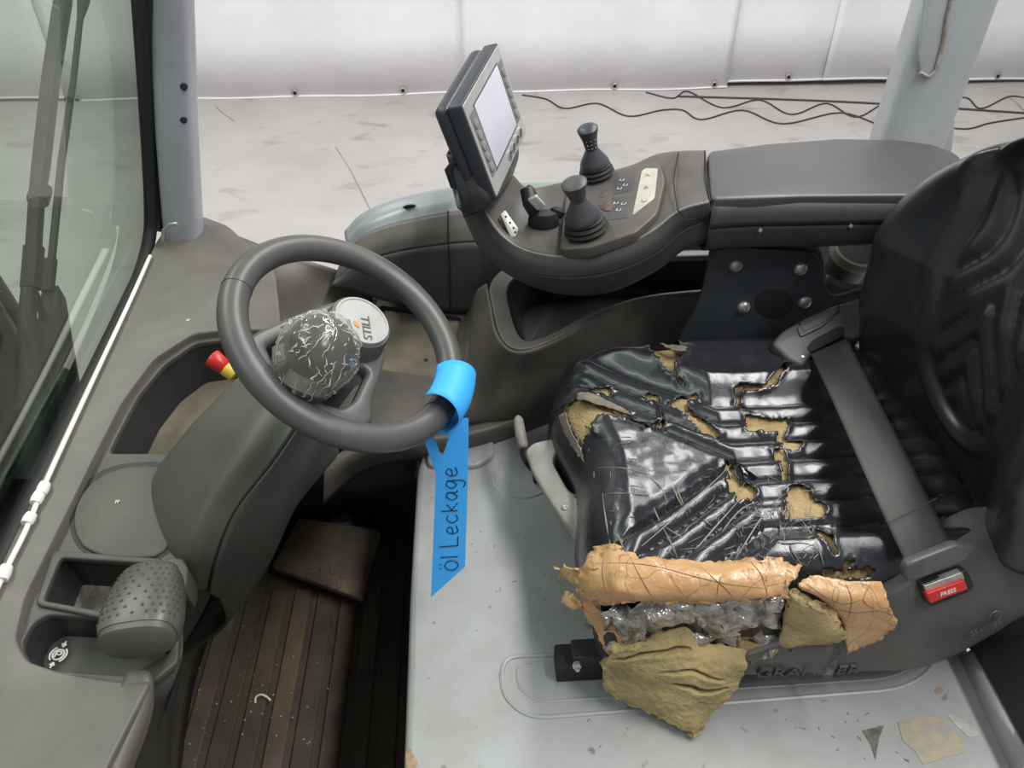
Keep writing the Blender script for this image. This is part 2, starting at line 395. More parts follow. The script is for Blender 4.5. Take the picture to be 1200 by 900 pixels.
wall_b = mesh('wall_back', [(-9, 7.4, 0), (11, 7.4, 0), (11, 7.4, 6), (-9, 7.4, 6)], [(0, 1, 2, 3)], mat('hall_wall', (150, 140, 128), 0.8))
tag(wall_b, 'brownish hall wall behind the white tarpaulins', None, kind='structure')
bb = box('baseboard_back', (1.0, 6.62, 0.035), (18, 0.03, 0.07), mat('brown_plinth', (122, 104, 84), 0.8, (150, 130, 100), 3))
tag(bb, 'brown timber plinth below the tarpaulins', None, kind='structure')
# white tarpaulin sheets, each hung with small overlaps, with eyelets along the hem
YC = 6.45
def sheet(x0, x1, zb0, zb1, dy, label, eyelets, seed):
    nx, nzv = 40, 8; vs = []
    for j in range(nzv + 1):
        for i in range(nx + 1):
            x = x0 + (x1 - x0) * i / nx; t = j / nzv; z = (zb0 + (zb1 - zb0) * i / nx) * (1 - t) + 3.6 * t
            y = YC + dy + 0.014 * math.sin(x * 2.1 + 1.1) + 0.014 * math.sin(x * 5.3 + 2.2 + z) * (1.1 - t)
            vs.append(V((x, y, z)))
    root = thing('tarpaulin_sheet', label, 'tarpaulin', ((x0 + x1) / 2, YC, zb0), 'white tarpaulins along the hall')
    mesh('sheet', vs, gridfaces(nzv + 1, nx + 1), CURT, root, solid=0.004)
    hem = [V((v.x, v.y - 0.006, v.z + 0.012)) for v in vs[:nx + 1]]
    tube('hem', hem, 0.007, CURT, root, n=6)
    for ex, ey in eyelets:
        p = PY(ex, ey, YC + dy - 0.03); p.y = YC + dy + 0.014 * math.sin(p.x * 2.1 + 1.1) + 0.014 * math.sin(p.x * 5.3 + 2.2 + p.z) * 1.1 - 0.008
        e = lathe('eyelet', [(0.014, 0), (0.028, 0.0), (0.029, 0.006), (0.022, 0.009), (0.014, 0.005)], p, (0, -1, 0), STEEL, root, n=18)
        lathe('eyelet_hole', [(0.0005, 0.0), (0.014, 0.0), (0.014, 0.0075), (0.0005, 0.0075)], p, (0, -1, 0), VOID, e, n=14)
sx = lambda px: PY(px, 60, YC).x
zb = lambda px, py: PY(px, py, YC).z + 0.018
sheet(-7.5, sx(57.5), 0.02, 0.02, 0.0, 'white tarpaulin seen through the windscreen', [], 0.3)
sheet(sx(58), sx(541), zb(150, 121), zb(541, 113), 0.0, 'wide white tarpaulin between front pillar and display', [(90, 118), (345, 110), (472, 107)], 1.1)
sheet(sx(541), sx(859), zb(541, 113), zb(850, 106), 0.0, 'wide white tarpaulin behind the display and joysticks', [(721, 102), (838, 100)], 2.2)
sheet(sx(852), sx(978), zb(850, 101), zb(968, 98), 0.03, 'narrow white tarpaulin left of the rear pillar, rightmost full sheet', [(925, 91)], 3.0)
sheet(sx(972), sx(1290), zb(968, 97), zb(1200, 97), 0.0, 'white tarpaulin partly hidden behind the grey rear pillar', [(1047, 88), (1171, 90)], 4.2)
sheet(sx(1285), 9.5, 0.1, 0.1, -0.02, 'white tarpaulin at the far right end', [], 5.0)
bl = box('blue_pallet_edge', PY(1045, 100, 6.7) + V((0.02, 0, -0.005)), (0.42, 0.08, 0.045), mat('blue_paint', (45, 58, 140), 0.5), bevel=0.005)
tag(bl, 'blue bar lying under the tarpaulin by the rear pillar', 'bar')
CABLE = mat('cable_sheath', (60, 56, 54), 0.6)
def cable(pts, r, label):
    o = tube('floor_cable', [p + V((0, 0, r)) for p in spline([P(a, b, 0) for a, b in pts], 90)], r, CABLE, n=6)
    tag(o, label, 'cable', 'cables on the hall floor')
cable([(612, 112), (640, 117), (662, 128), (700, 122), (736, 137), (775, 130), (800, 130), (822, 141), (870, 130), (917, 146), (985, 133), (1040, 150), (1080, 146), (1130, 152), (1160, 145), (1205, 138)], 0.006, 'thin dark cable snaking over concrete nearest the console')
cable([(757, 109), (788, 116), (806, 108), (846, 127), (890, 118), (927, 135), (968, 122), (1003, 138), (1040, 121), (1085, 124), (1130, 115), (1149, 128), (1182, 114), (1205, 116)], 0.006, 'thin dark wavy cable close below the tarpaulin hem')
cable([(795, 114), (900, 117), (1000, 121), (1100, 127), (1205, 134)], 0.008, 'straight dark cable running along below the tarpaulin')

# ================================================================== CAB SHELL
# front pillar
def pillar_sweep(path, prof, name, m, parent):
    vs = []
    for c, sc_ in path:
        vs += [V(c) + V((a * sc_, b * sc_, 0)) for a, b in prof]
    n = len(prof); fs = gridfaces(len(path), n, True) + [tuple(range(n))[::-1], tuple(range((len(path) - 1) * n, len(path) * n))]
    return mesh(name, vs, fs, m, parent, ang=50)
ap = thing('front_pillar', 'blue-grey painted front cab pillar with two black plugs', 'pillar', (-0.56, 1.45, 1.2))
prof = rp([(-0.037, -0.015), (0.03, -0.022), (0.038, 0.02), (0.03, 0.055), (-0.03, 0.055)], 0.02)
pillar_sweep([((-0.60, 1.44, 1.0), 1), ((-0.575, 1.44, 1.3), 1), ((-0.535, 1.44, 1.5), 0.99), ((-0.487, 1.44, 1.72), 0.98), ((-0.38, 1.44, 2.15), 0.98), ((-0.25, 1.42, 2.6), 0.98)], prof, 'post', PAINT, ap)
for px, py in ((215.5, 101), (215, 140)):
    p = PY(px, py, 1.424); lathe('plug', [(0.0065, -0.004), (0.0065, 0.002), (0.005, 0.0035), (0.001, 0.004)], p, (0.25, -1, 0.1), RUBBER, ap, n=18)
tube('bracket', [PY(a, b, 1.40) for a, b in ((190, 282), (192, 270), (199, 263), (208, 262))], 0.004, STEEL, ap)

# windscreen: glass, rubber seal
GP = Plane((-0.642, 0.64, 1.19), (0, 1, 0.1), (0.25, 0, 1))
win = thing('window_1', 'tinted windscreen pane with black rubber seal', None, (-0.62, 0.9, 1.2)); win['kind'] = 'structure'
glass_out = [(-0.6, -0.04), (0.63, -0.03), (0.73, -0.01), (0.78, 0.03), (0.80, 0.09), (0.81, 0.3), (0.815, 1.3), (-0.6, 1.3)]
platew('pane', GP, glass_out, [], 0.006, GLASS, win, bev=0.0008, rnd=1, px=False)
seal = [GP.w(p.x, p.y, 0.002) for p in spline([V((a, b, 0)) for a, b in [(-0.5, -0.03), (0.0, -0.026), (0.4, -0.022), (0.62, -0.018), (0.72, -0.012), (0.785, 0.02), (0.81, 0.08), (0.822, 0.25), (0.826, 0.6), (0.828, 1.25)]], 90)]
tube('rubber_seal', seal, 0.0125, RUBBER, win, n=10)
tube('rubber_seal', [p + V((0.01, 0.012, 0.0)) for p in seal[52:]], 0.011, RUBBER, win, n=10)
# white washer hose along the lower edge of the pane
hose = thing('washer_hose', 'white washer hose with clips along bottom of windscreen', 'hose', (-0.6, 0.9, 1.21))
HZ = lambda y: 1.2 + 0.105 * (y - 0.64) + 0.006
def hp(px, py):
    d = ray(px, py); p = None
    for _ in range(6):
        z = HZ(p.y) if p else 1.23; p = P(px, py, z)
    return p
tube('pipe', spline([hp(a, b) for a, b in [(176, 300), (150, 358), (104, 456), (72, 525), (48, 578), (30, 622), (8, 666), (-25, 735)]], 40), 0.0036, WHITEP, hose)
for a, b, c, d in ((53, 567, 48, 579), (47, 578, 41, 590), (37, 603, 31, 614), (8, 664, 2, 680)):
    tube('clip', [hp(a, b), hp((a + c) / 2, (b + d) / 2), hp(c, d)], [0.0075, 0.0085, 0.0075], WHITEP, hose, n=12)

# wiper outside the pane
wp = thing('windscreen_wiper', 'dark pantograph windscreen wiper arm outside the glass', 'wiper', (-0.74, 0.98, 1.1))
XW = -0.735
WIPE = mat('wiper_black', (46, 48, 46), 0.55)
def wpt(px, py, dx=0): return PX(px, py, XW + dx)
tube('arm', [wpt(76, -60), wpt(74, 0), wpt(60, 90), wpt(48, 195), wpt(43, 235), wpt(37, 330)], [0.016, 0.016, 0.0155, 0.015, 0.013, 0.013], WIPE, wp, n=8)
tube('arm_sleeve', [wpt(49, 220), wpt(44, 236)], 0.0175, WIPE, wp, n=8)
tube('arm_sleeve', [wpt(40, 290), wpt(36, 338)], 0.0165, WIPE, wp, n=8)
tube('guide_rod', [wpt(101, -60), wpt(98, 0), wpt(94, 22), wpt(86, 95), wpt(72, 190), wpt(66, 250), wpt(60, 310)], [0.012, 0.012, 0.006, 0.006, 0.007, 0.007, 0.007], WIPE, wp, n=8)
tube('guide_sleeve', [wpt(60, 304), wpt(56, 342)], 0.0105, WIPE, wp, n=8)
tube('link', [wpt(38, 336), wpt(46, 356), wpt(52, 375)], 0.006, WIPE, wp, n=6)
tube('pivot_cover', [wpt(34, 338), wpt(32, 372), wpt(38, 410), wpt(42, 480), wpt(42, 560)], [0.012, 0.014, 0.024, 0.03, 0.032], WIPE, wp, n=12)
tube('pivot_cover', [wpt(60, 335), wpt(62, 350), wpt(64, 400), wpt(70, 470), wpt(74, 540)], [0.011, 0.02, 0.028, 0.036, 0.04], WIPE, wp, n=12)
# front cowl and mast piece of the truck beyond the pane
cw = thing('front_cowl', 'black truck cowl and sloping mast brace beyond the windscreen', 'cowl', (-0.85, 0.75, 0.7))
mesh('cowl_panel', [(-0.67, 0.0, 1.08), (-0.67, 1.12, 1.09), (-0.72, 1.16, 1.06), (-1.05, 1.08, 0.95), (-1.05, 0.0, 0.95), (-0.67, 0.0, 0.2), (-0.67, 1.12, 0.2), (-0.72, 1.16, 0.2), (-1.05, 1.08, 0.2), (-1.05, 0, 0.2)],
     [(0, 1, 2, 3, 4), (0, 5, 6, 1), (1, 6, 7, 2), (2, 7, 8, 3), (3, 8, 9, 4), (5, 9, 8, 7, 6)], WIPE, cw, bevel=0.01)
tube('brace', [PX(-40, 300, -0.9), PX(10, 370, -0.9), PX(40, 430, -0.88), PX(60, 500, -0.86)], [0.03, 0.026, 0.03, 0.03], WIPE, cw, n=10)
tube('brace', [PX(-40, 345, -0.86), PX(-5, 400, -0.86), PX(30, 470, -0.84), PX(40, 520, -0.82)], [0.04, 0.04, 0.045, 0.05], WIPE, cw, n=10)

platew('wiper_motor_housing', Plane((-0.80, 0.9, 1.2), (0, 1, 0), (0, 0, 1)), rp([(-70, 300), (2, 352), (28, 402), (78, 468), (86, 500), (70, 575), (-70, 690)], 8), [], 0.12, WIPE, cw, bev=0.01, rnd=0)
# rear pillar
rpil = thing('rear_pillar', 'light grey rear cab pillar with weld bead and gusset', 'pillar', (0.96, 1.58, 0.9))
pr = rp([(-0.068, -0.01), (-0.03, -0.022), (0.075, -0.02), (0.08, 0.02), (0.06, 0.07), (-0.06, 0.07)], 0.018)
pillar_sweep([((0.955, 1.575, 0.3), 1), ((0.958, 1.575, 1.4), 1), ((0.962, 1.575, 1.7), 1.0), ((0.97, 1.575, 2.6), 1)], pr, 'post', BPAINT, rpil)
def rpy(a, b): return PY(a, b, 1.549)
platew('weld_flange', Plane((0.9, 1.551, 1.5), (1, 0, 0), (0, 0, 1)), [(1082, 0), (1092, -60), (1125, -60), (1112, 0), (1108, 40), (1098, 85), (1086, 92), (1076, 84)], [], 0.006, BPAINT, rpil, bev=0.002, rnd=1)
tube('weld_bead', [rpy(a, b) for a, b in ((1122, -30), (1110, 20), (1106, 48), (1097, 82), (1088, 90), (1078, 85))], 0.004, mat('worn_weld', (150, 132, 122), 0.5, (176, 176, 174), 60), rpil)
platew('gusset', Plane((1.03, 1.565, 1.35), (1, 0, 0), (0, 0, 1)), [(1098, 168), (1113, 138), (1120, 140), (1114, 190), (1098, 190)], [], 0.012, BPAINT, rpil, rnd=0)

# ================================================================== FRONT DASHBOARD
DP = Plane((-0.4, 0.64, 1.2), (1, 0, 0), (0, 1, 0.105))
DI = offs(DP, -0.014)
dash = thing('dashboard', 'dark grey plastic front dashboard with pockets beside windscreen', 'dashboard', (-0.5, 0.8, 0.62))
platew('top_shell', DP, rp([(184, 280), (197, 263), (236, 252), (268, 264), (292, 288), (322, 316), (330, 386), (268, 386), (225, 391), (180, 420), (143, 470), (112, 530), (70, 615), (28, 700), (17, 748), (30, 774), (70, 787), (140, 798), (177, 797), (122, 905), (105, 960), (-120, 960), (-95, 830), (-14, 692), (47, 562), (98, 455)], 9), [], 0.03, DASH, dash, bev=0.004, rnd=1)
pocket = rp([(318, 398), (262, 398), (228, 402), (192, 427), (162, 463), (138, 508), (127, 531), (215, 531), (318, 440)], 7)
trayh = rp([(70, 653), (189, 661), (184, 727), (50, 703)], 6)
ppock = rp([(26, 752), (37, 731), (55, 720), (122, 724), (196, 735), (200, 764), (150, 791), (45, 784), (30, 776)], 7)
platew('inner_panel', DI, rp([(345, 375), (225, 380), (170, 413), (133, 465), (100, 530), (58, 615), (15, 700), (3, 752), (18, 788), (60, 800), (150, 806), (182, 797), (208, 775), (213, 700), (218, 668), (205, 640), (250, 560), (345, 470)], 6), [pocket, trayh, ppock], 0.012, DASH2, dash, bev=0.003, rnd=0, hrnd=0)
def pocket_bin(outline, depth, wall_m, floor_m, inset):
    q = [V(DI.px(*p)) for p in outline]; n = len(q); c = sum(q, V((0, 0))) / n
    ring = lambda s, d: [DI.w(*(c + (a - c) * s), d) for a in q]
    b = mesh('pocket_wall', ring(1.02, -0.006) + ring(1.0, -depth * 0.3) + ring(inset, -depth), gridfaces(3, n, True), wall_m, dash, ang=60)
    mesh('pocket_floor', ring(inset * 1.01, -depth * 0.99) + ring(inset * 0.6, -depth * 1.02) + ring(0.02, -depth * 1.03), gridfaces(3, n, True) + [tuple(range(2 * n, 3 * n))], floor_m, b)
    return b
pocket_bin(pocket, 0.085, BLACK, DUSTY, 0.9)
tray_dirt = mat('dirty_tray', (74, 70, 64), 0.6, (150, 138, 118), 24, lo=0.45, hi=0.7, bump=0.5, bscale=150)
pocket_bin(trayh, 0.06, BLACK, tray_dirt, 0.88)
pb = pocket_bin(ppock, 0.05, BLACK, mat('pocket_base', (66, 65, 62), 0.5, bump=0.15, bscale=700), 0.93)
# raised frame round the tray
fr_out = rp([(62, 644), (192, 654), (197, 664), (192, 732), (190, 738), (40, 708)], 8)
platew('tray_frame', offs(DI, 0.006), fr_out, [trayh], 0.01, DASH2, dash, bev=0.003, rnd=0, hrnd=0)
# round raised cover and its groove
cov = [(205, 546), (150, 545), (118, 556), (96, 576), (85, 602), (87, 626), (100, 645), (140, 655), (205, 650)]
platew('round_cover', offs(DI, 0.005), cov, [], 0.01, DASH2, dash, bev=0.003, rnd=2)
platew('cover_groove', offs(DI, 0.0008), [(210, 541), (150, 541), (115, 552), (92, 573), (81, 602), (83, 628), (97, 650), (140, 660), (210, 655)], [], 0.004, BLACK, dash, bev=0.0005, rnd=2)
# small white print marks
for a, b in ((140, 591), (224, 383)):
    x, y = DI.px(a, b)
    strokes('print_mark', offs(DI, 0.0055 if b > 500 else 0.0145), [[(x - 0.003, y - 0.003), (x - 0.003, y + 0.003)], [(x, y - 0.003), (x, y + 0.003)], [(x - 0.003, y), (x + 0.003, y + 0.001)]], 0.0006, WHITEINK, dash, n=4)
# parking-brake symbol on the small pocket's base
pf = offs(DI, -0.049); cx, cy = pf.px(69, 768)
ux, uy = V((math.cos(R(12)), -math.sin(R(12)))), V((math.sin(R(12)), math.cos(R(12))))
def sp(a, b): q = V((cx, cy)) + ux * a + uy * b; return (q.x, q.y)
k = 0.0095
circ = [sp(k * 0.72 * math.cos(t * 2 * math.pi / 20), k * 0.72 * math.sin(t * 2 * math.pi / 20)) for t in range(21)]
arcl = [sp(k * 1.08 * math.cos(t), k * 1.08 * math.sin(t)) for t in [R(125 + 11 * i) for i in range(11)]]
arcr = [sp(k * 1.08 * math.cos(t), k * 1.08 * math.sin(t)) for t in [R(-55 + 11 * i) for i in range(11)]]
strokes('parking_symbol', pf, [circ, [sp(-0.35 * k, -0.45 * k), sp(-0.35 * k, 0.45 * k)], [sp(-0.35 * k, 0.45 * k), sp(0.2 * k, 0.42 * k), sp(0.32 * k, 0.2 * k), sp(0.2 * k, 0), sp(-0.35 * k, 0)], arcl, arcr,
        [sp(0, 1.15 * k), sp(0, 1.9 * k)], [sp(-0.3 * k, 1.55 * k), sp(0, 1.15 * k), sp(0.3 * k, 1.55 * k)], [sp(0, -1.15 * k), sp(0, -1.9 * k)], [sp(-0.3 * k, -1.55 * k), sp(0, -1.15 * k), sp(0.3 * k, -1.55 * k)]], 0.0012, WHITEINK, pb, off=0.002, n=5)
# side of the dashboard towards the footwell, ledge at the near end
top = [P(*t) for t in ((330, 420, 1.1), (250, 560, 1.12), (212, 668, 1.16), (209, 772, 1.15), (176, 802, 1.165), (120, 905, 1.15), (80, 990, 1.14))]
bot = [V((p.x - 0.14, p.y, 0.63)) for p in top]
patch('side_skirt', [top, [a * 0.6 + b * 0.4 + V((-0.03, 0, 0)) for a, b in zip(top, bot)], bot], 8, 40, DASH2, dash, solid=0.004)
patch('ledge', pxrows([[(150, 784, 1.192), (178, 790, 1.186), (182, 830, 1.15)], [(130, 830, 1.18), (165, 838, 1.172), (170, 870, 1.14)], [(95, 910, 1.168), (135, 918, 1.16), (140, 945, 1.12)]]), 10, 10, DASH, dash, solid=0.01)
tube('edge_rubber', [P(*t) for t in ((196, 762, 1.16), (207, 770, 1.16), (209, 790, 1.12), (203, 812, 1.1), (196, 832, 1.08))], 0.004, RUBBER, dash)
# far lobe of the dashboard running down towards the side shelf
patch('rear_lobe', pxrows([[(278, 276, 1.275), (320, 292, 1.25), (372, 309, 1.22), (408, 322, 1.175), (438, 342, 1.115)],
                           [(290, 318, 1.262), (325, 325, 1.225), (370, 335, 1.18), (402, 345, 1.14), (436, 360, 1.095)],
                           [(300, 370, 1.22), (330, 372, 1.17), (370, 375, 1.13), (402, 385, 1.11), (434, 392, 1.085)],
                           [(300, 430, 1.15), (330, 430, 1.12), (370, 430, 1.1), (402, 440, 1.09), (432, 450, 1.075)]]), 16, 24, TRIM, dash, solid=0.004)

# dimpled hand lever over the tray
lev = thing('hand_lever', 'dark grey dimpled hand lever with square neck above dash tray', 'lever', P(168, 715, 1.19))
A, B = P(181, 668, 1.235), P(160, 756, 1.235)
ax = (B - A).normalized(); sd = ax.cross(V((0, 0, 1))).normalized(); upv = sd.cross(ax); L = (B - A).length
GRIP = mat('lever_grip', (84, 82, 81), 0.36, (96, 93, 90), 16, bump=0.15, bscale=900, bdist=0.0005)
prof = [(0.0, 0.024), (0.04, 0.030), (0.15, 0.036), (0.4, 0.0425), (0.65, 0.045), (0.82, 0.0445), (0.9, 0.042)]
def gripring(t, r, n=36):
    out = []
    for i in range(n):
        a = 2 * math.pi * i / n; c, s = math.cos(a), math.sin(a)
        e = 0.72; X = math.copysign(abs(c) ** e, c) * r; Y = math.copysign(abs(s) ** e, s) * r * 0.72
        out.append(A + ax * (L * t) + sd * X + upv * Y)
    return out
vs = []; n = 36
for t, r in prof: vs += gripring(t, r)
fs = gridfaces(len(prof), n, True) + [tuple(range(n))[::-1], tuple(range((len(prof) - 1) * n, len(prof) * n))]
gr = mesh('grip', vs, fs, GRIP, lev, ang=45)
vs = gripring(0.9, 0.0405) + gripring(0.97, 0.0395) + gripring(1.0, 0.034)
mesh('end_cap', vs, gridfaces(3, n, True) + [tuple(range(n))[::-1], tuple(range(2 * n, 3 * n))], COLUMN, lev, ang=45)
dots = []
for i in range(9):
    t = 0.1 + i * 0.088; r = [b for a, b in prof if a >= t][0] if t < 0.9 else 0.046
    for j in range(-5, 6):
        a = R(90 + j * 13 + (6.5 if i % 2 else 0)); c, s = math.cos(a), math.sin(a); e = 0.72
        # radius at t
        for q in range(len(prof) - 1):
            if prof[q][0] <= t <= prof[q + 1][0]:
                f = (t - prof[q][0]) / (prof[q + 1][0] - prof[q][0]); r = prof[q][1] * (1 - f) + prof[q + 1][1] * f
        p = A + ax * (L * t) + sd * (math.copysign(abs(c) ** e, c) * r) + upv * (math.copysign(abs(s) ** e, s) * r * 0.72)
        dots.append(lathev([(0.0022, -0.001), (0.0018, 0.0007), (0.0008, 0.0011)], p, (sd * c * 0.5 + upv * s), 8))
dt = mesh('grip_dots', *joinv(*dots), mat('lever_dimple', (60, 58, 57), 0.4), gr); dt['kind'] = 'stuff'
box('neck', P(178, 671, 1.232), (0.026, 0.03, 0.018), COLUMN, lev, ax=(sd, ax, upv), bevel=0.004)
platew('pivot_bracket', offs(DP, 0.012), [(190, 668), (196, 650), (220, 656), (219, 690), (206, 690)], [], 0.05, DASH2, lev, bev=0.004, rnd=1)

# ================================================================== STEERING COLUMN, WHEEL, STOP BUTTON
colm = thing('steering_column', 'bulky dark grey plastic steering column cover below steering wheel', 'steering column', (-0.38, 0.85, 0.9))
rowsC = [[(268, 462, 1.22), (283, 440, 1.29), (330, 440, 1.345), (368, 470, 1.345), (388, 512, 1.29), (386, 538, 1.22)],
         [(215, 515, 1.20), (228, 498, 1.265), (285, 508, 1.315), (322, 538, 1.295), (344, 566, 1.23), (338, 598, 1.15)],
         [(166, 585, 1.15), (178, 567, 1.21), (238, 578, 1.265), (276, 598, 1.245), (308, 624, 1.17), (312, 656, 1.07)],
         [(156, 615, 1.11), (166, 625, 1.155), (212, 652, 1.20), (252, 655, 1.18), (282, 666, 1.10), (286, 700, 0.99)],
         [(172, 640, 1.06), (188, 668, 1.09), (218, 690, 1.11), (243, 692, 1.10), (258, 704, 1.03), (258, 735, 0.93)]]
rw = pxrows(rowsC)
patch('upper_cover', [r[:4] for r in rw], 40, 30, COLUMN, colm, solid=0.006)
patch('lower_shell', [r[3:] + [r[5] + V((-0.13, 0.03, -0.14))] for r in rw], 40, 24, COLUMN2, colm, solid=0.006)
tube('seam', spline([r[3] for r in rw], 40), 0.0012, VOID, colm, n=6)
tube('shaft', [V((-0.157, 0.82, 1.43)), V((-0.26, 0.86, 1.27))], 0.035, BLACK, colm, n=20)

est = thing('stop_button', 'red and yellow emergency stop button behind steering wheel rim', 'button', P(262, 428, 1.25))
a0, a1 = P(276, 440, 1.24), P(248, 419, 1.265)
axs = (a1 - a0).normalized(); ln = (a1 - a0).length
lathe('yellow_base', [(0.011, 0), (0.0125, 0.002), (0.0125, ln * 0.4)], a0, axs, YELLOW, est, n=24)
lathe('red_cap', [(0.0105, ln * 0.38), (0.013, ln * 0.45), (0.0155, ln * 0.95), (0.0145, ln), (0.005, ln * 1.02)], a0, axs, RED, est, n=24)

WC = V((-0.157, 0.82, 1.443)); wn = V((math.sin(0.61) * math.cos(-0.364), math.sin(0.61) * math.sin(-0.364), math.cos(0.61)))
wx = V((wn.z, 0, -wn.x)).normalized(); WP = Plane(WC, wx, wn.cross(wx))
whl = thing('steering_wheel', 'black steering wheel with silver hub cap and film-wrapped spinner knob', 'steering wheel', WC - wn * 0.03)
RT, rt_ = 0.1475, 0.0182
vs = []; NA, NB = 120, 20
for i in range(NA):
    a = 2 * math.pi * i / NA; rd = WP.x * math.cos(a) + WP.y * math.sin(a)
    for j in range(NB):
        b = 2 * math.pi * j / NB; vs.append(WC + rd * (RT + rt_ * math.cos(b)) + WP.n * (rt_ * 0.92 * math.sin(b)))
rim = mesh('rim', vs, gridfaces(NA, NB, True, True), WHEEL, whl)
def wang(px, py): x, y = WP.px(px, py); return math.atan2(y, x)
for px, py in ((268, 335), (520, 492), (275, 420)):
    a = wang(px, py); rd = WP.x * math.cos(a) + WP.y * math.sin(a)
    if px == 275: continue
    tube('grip_seam', [WC + rd * (RT + (rt_ + 0.0002) * math.cos(2 * math.pi * j / 24)) + WP.n * ((rt_ + 0.0002) * 0.92 * math.sin(2 * math.pi * j / 24)) for j in range(24)], 0.0004, RUBBER, rim, n=5, closed=True)
spoke_out = [(286, 398), (298, 388), (335, 372), (372, 358), (400, 350), (432, 358), (450, 378), (454, 405), (450, 432), (436, 470), (440, 492), (420, 505), (380, 503), (340, 488), (306, 455), (290, 425)]
holeA = rp([(312, 405), (330, 394), (376, 384), (384, 398), (350, 412), (322, 424)], 5)
holeB = rp([(376, 470), (392, 447), (424, 428), (432, 434), (416, 468), (402, 478)], 5)
platew('spokes', offs(WP, 0.008), spoke_out, [holeA, holeB], 0.022, WHEEL, whl, bev=0.006, rnd=2, hrnd=0)
hub = lathe('hub', [(0.048, -0.045), (0.05, -0.01), (0.043, 0.012), (0.0405, 0.03), (0.039, 0.034)], WC, wn, WHEEL, whl, n=48)
CAPM = mat('hub_cap_silver', (168, 168, 166), 0.42, (160, 160, 158), 40, metal=0.2)
cap = lathe('hub_cap', [(0.0365, 0.030), (0.0365, 0.036), (0.0355, 0.0385), (0.033, 0.0385), (0.0325, 0.0375), (0.002, 0.0375)], WC, wn, CAPM, whl, n=48)
CPL = offs(WP, 0.0378)
cxy = V(CPL.px(424, 380)); up1 = V(CPL.px(418, 350)) - V(CPL.px(426, 402)); ra = math.atan2(up1.y, up1.x)
text('lettering', 'STILL', CPL, (CPL.px(430, 384)), 0.0165, mat('cap_ink', (92, 92, 94), 0.5), cap, rot=ra)
e1 = V((math.cos(ra), math.sin(ra))); e2 = V((-e1.y, e1.x)); lc = V(CPL.px(418, 380))
q = [lc + e1 * a + e2 * b for a, b in ((-0.005, -0.003), (0.002, -0.003), (0.005, 0.0035), (-0.002, 0.0035))]
platew('orange_mark', offs(CPL, 0.0006), [tuple(v) for v in q], [], 0.0006, ORANGE, cap, bev=0.0001, rnd=0, px=False)
# spinner knob wrapped in film
KPL = offs(WP, 0.05); kc = KPL.wp(376, 409); kb = WP.wp(352, 462, 0.012)
knob = lathe('spinner_knob', [(0.018, -0.034), (0.03, -0.028), (0.038, -0.014), (0.040, 0.0), (0.038, 0.014), (0.030, 0.026), (0.017, 0.034), (0.002, 0.036)], kc, wn, mat('knob_black', (52, 51, 52), 0.22), whl, n=40)
tube('knob_mount', [kb, kb + (kc - kb) * 0.35, kc - wn * 0.03], [0.026, 0.024, 0.02], mat('mount_grey', (104, 100, 98), 0.4), whl, n=20)
fv = []; NA, NB = 44, 26; x_, y_, a_ = frame(wn)
for i in range(NB + 1):
    th = math.pi * 0.98 * i / NB + 0.02
    for j in range(NA):
        ph = 2 * math.pi * j / NA; d = (x_ * math.cos(ph) + y_ * math.sin(ph)) * math.sin(th) + a_ * math.cos(th)
        r = 0.0425 + 0.005 * abs(nz(d, 3.2, 1)) + 0.003 * nz(d, 7, 2)
        p = kc + d * r
        if th > 1.5: p += (kb - kc) * (0.62 * sstep((th - 1.5) / 1.5)) + d * 0.004
        fv.append(p)
fl = mesh('film_wrap', fv, gridfaces(NB + 1, NA, True), CLEARFILM, knob, ang=180)
random.seed(5); cre = []
def film_pt(th, ph):
    d = (x_ * math.cos(ph) + y_ * math.sin(ph)) * math.sin(th) + a_ * math.cos(th)
    p = kc + d * (0.0428 + 0.005 * abs(nz(d, 3.2, 1)) + 0.003 * nz(d, 7, 2))
    if th > 1.5: p += (kb - kc) * (0.62 * sstep((th - 1.5) / 1.5)) + d * 0.004
    return p
for i in range(170):
    th, ph = random.uniform(0.15, 2.6), random.uniform(0, 6.28); dth, dph = random.uniform(-0.25, 0.3), random.uniform(-0.3, 0.3)
    if i % 3 == 0: dth = random.uniform(0.3, 0.7); dph *= 0.4
    m_ = [film_pt(th + dth * s / 5, ph + dph * s / 5 + 0.03 * math.sin(s * 2 + i)) for s in range(6)]
    cre.append(tubev(m_, [0.0002, 0.0005, 0.0008, 0.0007, 0.0005, 0.0002], 5))
cr_ = mesh('film_creases', *joinv(*cre), CREASE, knob); cr_['kind'] = 'stuff'

# ================================================================== BLUE TAG ON THE WHEEL
rp_ = WP.wp(525, 468); a = wang(525, 468); rd = WP.x * math.cos(a) + WP.y * math.sin(a); rc = WC + rd * RT
tn = WP.n.cross(rd)
tagt = thing('paper_tag', 'bright blue paper tag looped round the steering wheel rim with handwriting', 'tag', rc - V((0, 0, 0.2)))
vs = []; NL = 28
for i in range(NL + 1):
    b = R(-110 + 270 * i / NL); r = rt_ + 0.008 + 0.013 * max(0, math.sin(b))
    for j in range(7):
        s = (j / 6 - 0.5) * 0.078
        a2 = a + s / RT; rd2 = WP.x * math.cos(a2) + WP.y * math.sin(a2)
        vs.append(WC + rd2 * (RT + r * math.cos(b)) + WP.n * (r * math.sin(b)) + V((0, -0.002, 0)))
mesh('loop', vs, gridfaces(NL + 1, 7), BLUE, tagt, solid=0.0006)
TPL = Plane(PY(528, 512, rc.y - 0.026), (1, 0.06, 0), (0, 0.32, 1))
platew('strip', TPL, [(522, 492), (549, 490), (549, 520), (548, 575), (545, 664), (505, 700), (511, 556), (497, 516), (508, 510), (518, 537), (526, 512)], [], 0.0008, BLUE, tagt, bev=0.0001, rnd=0)
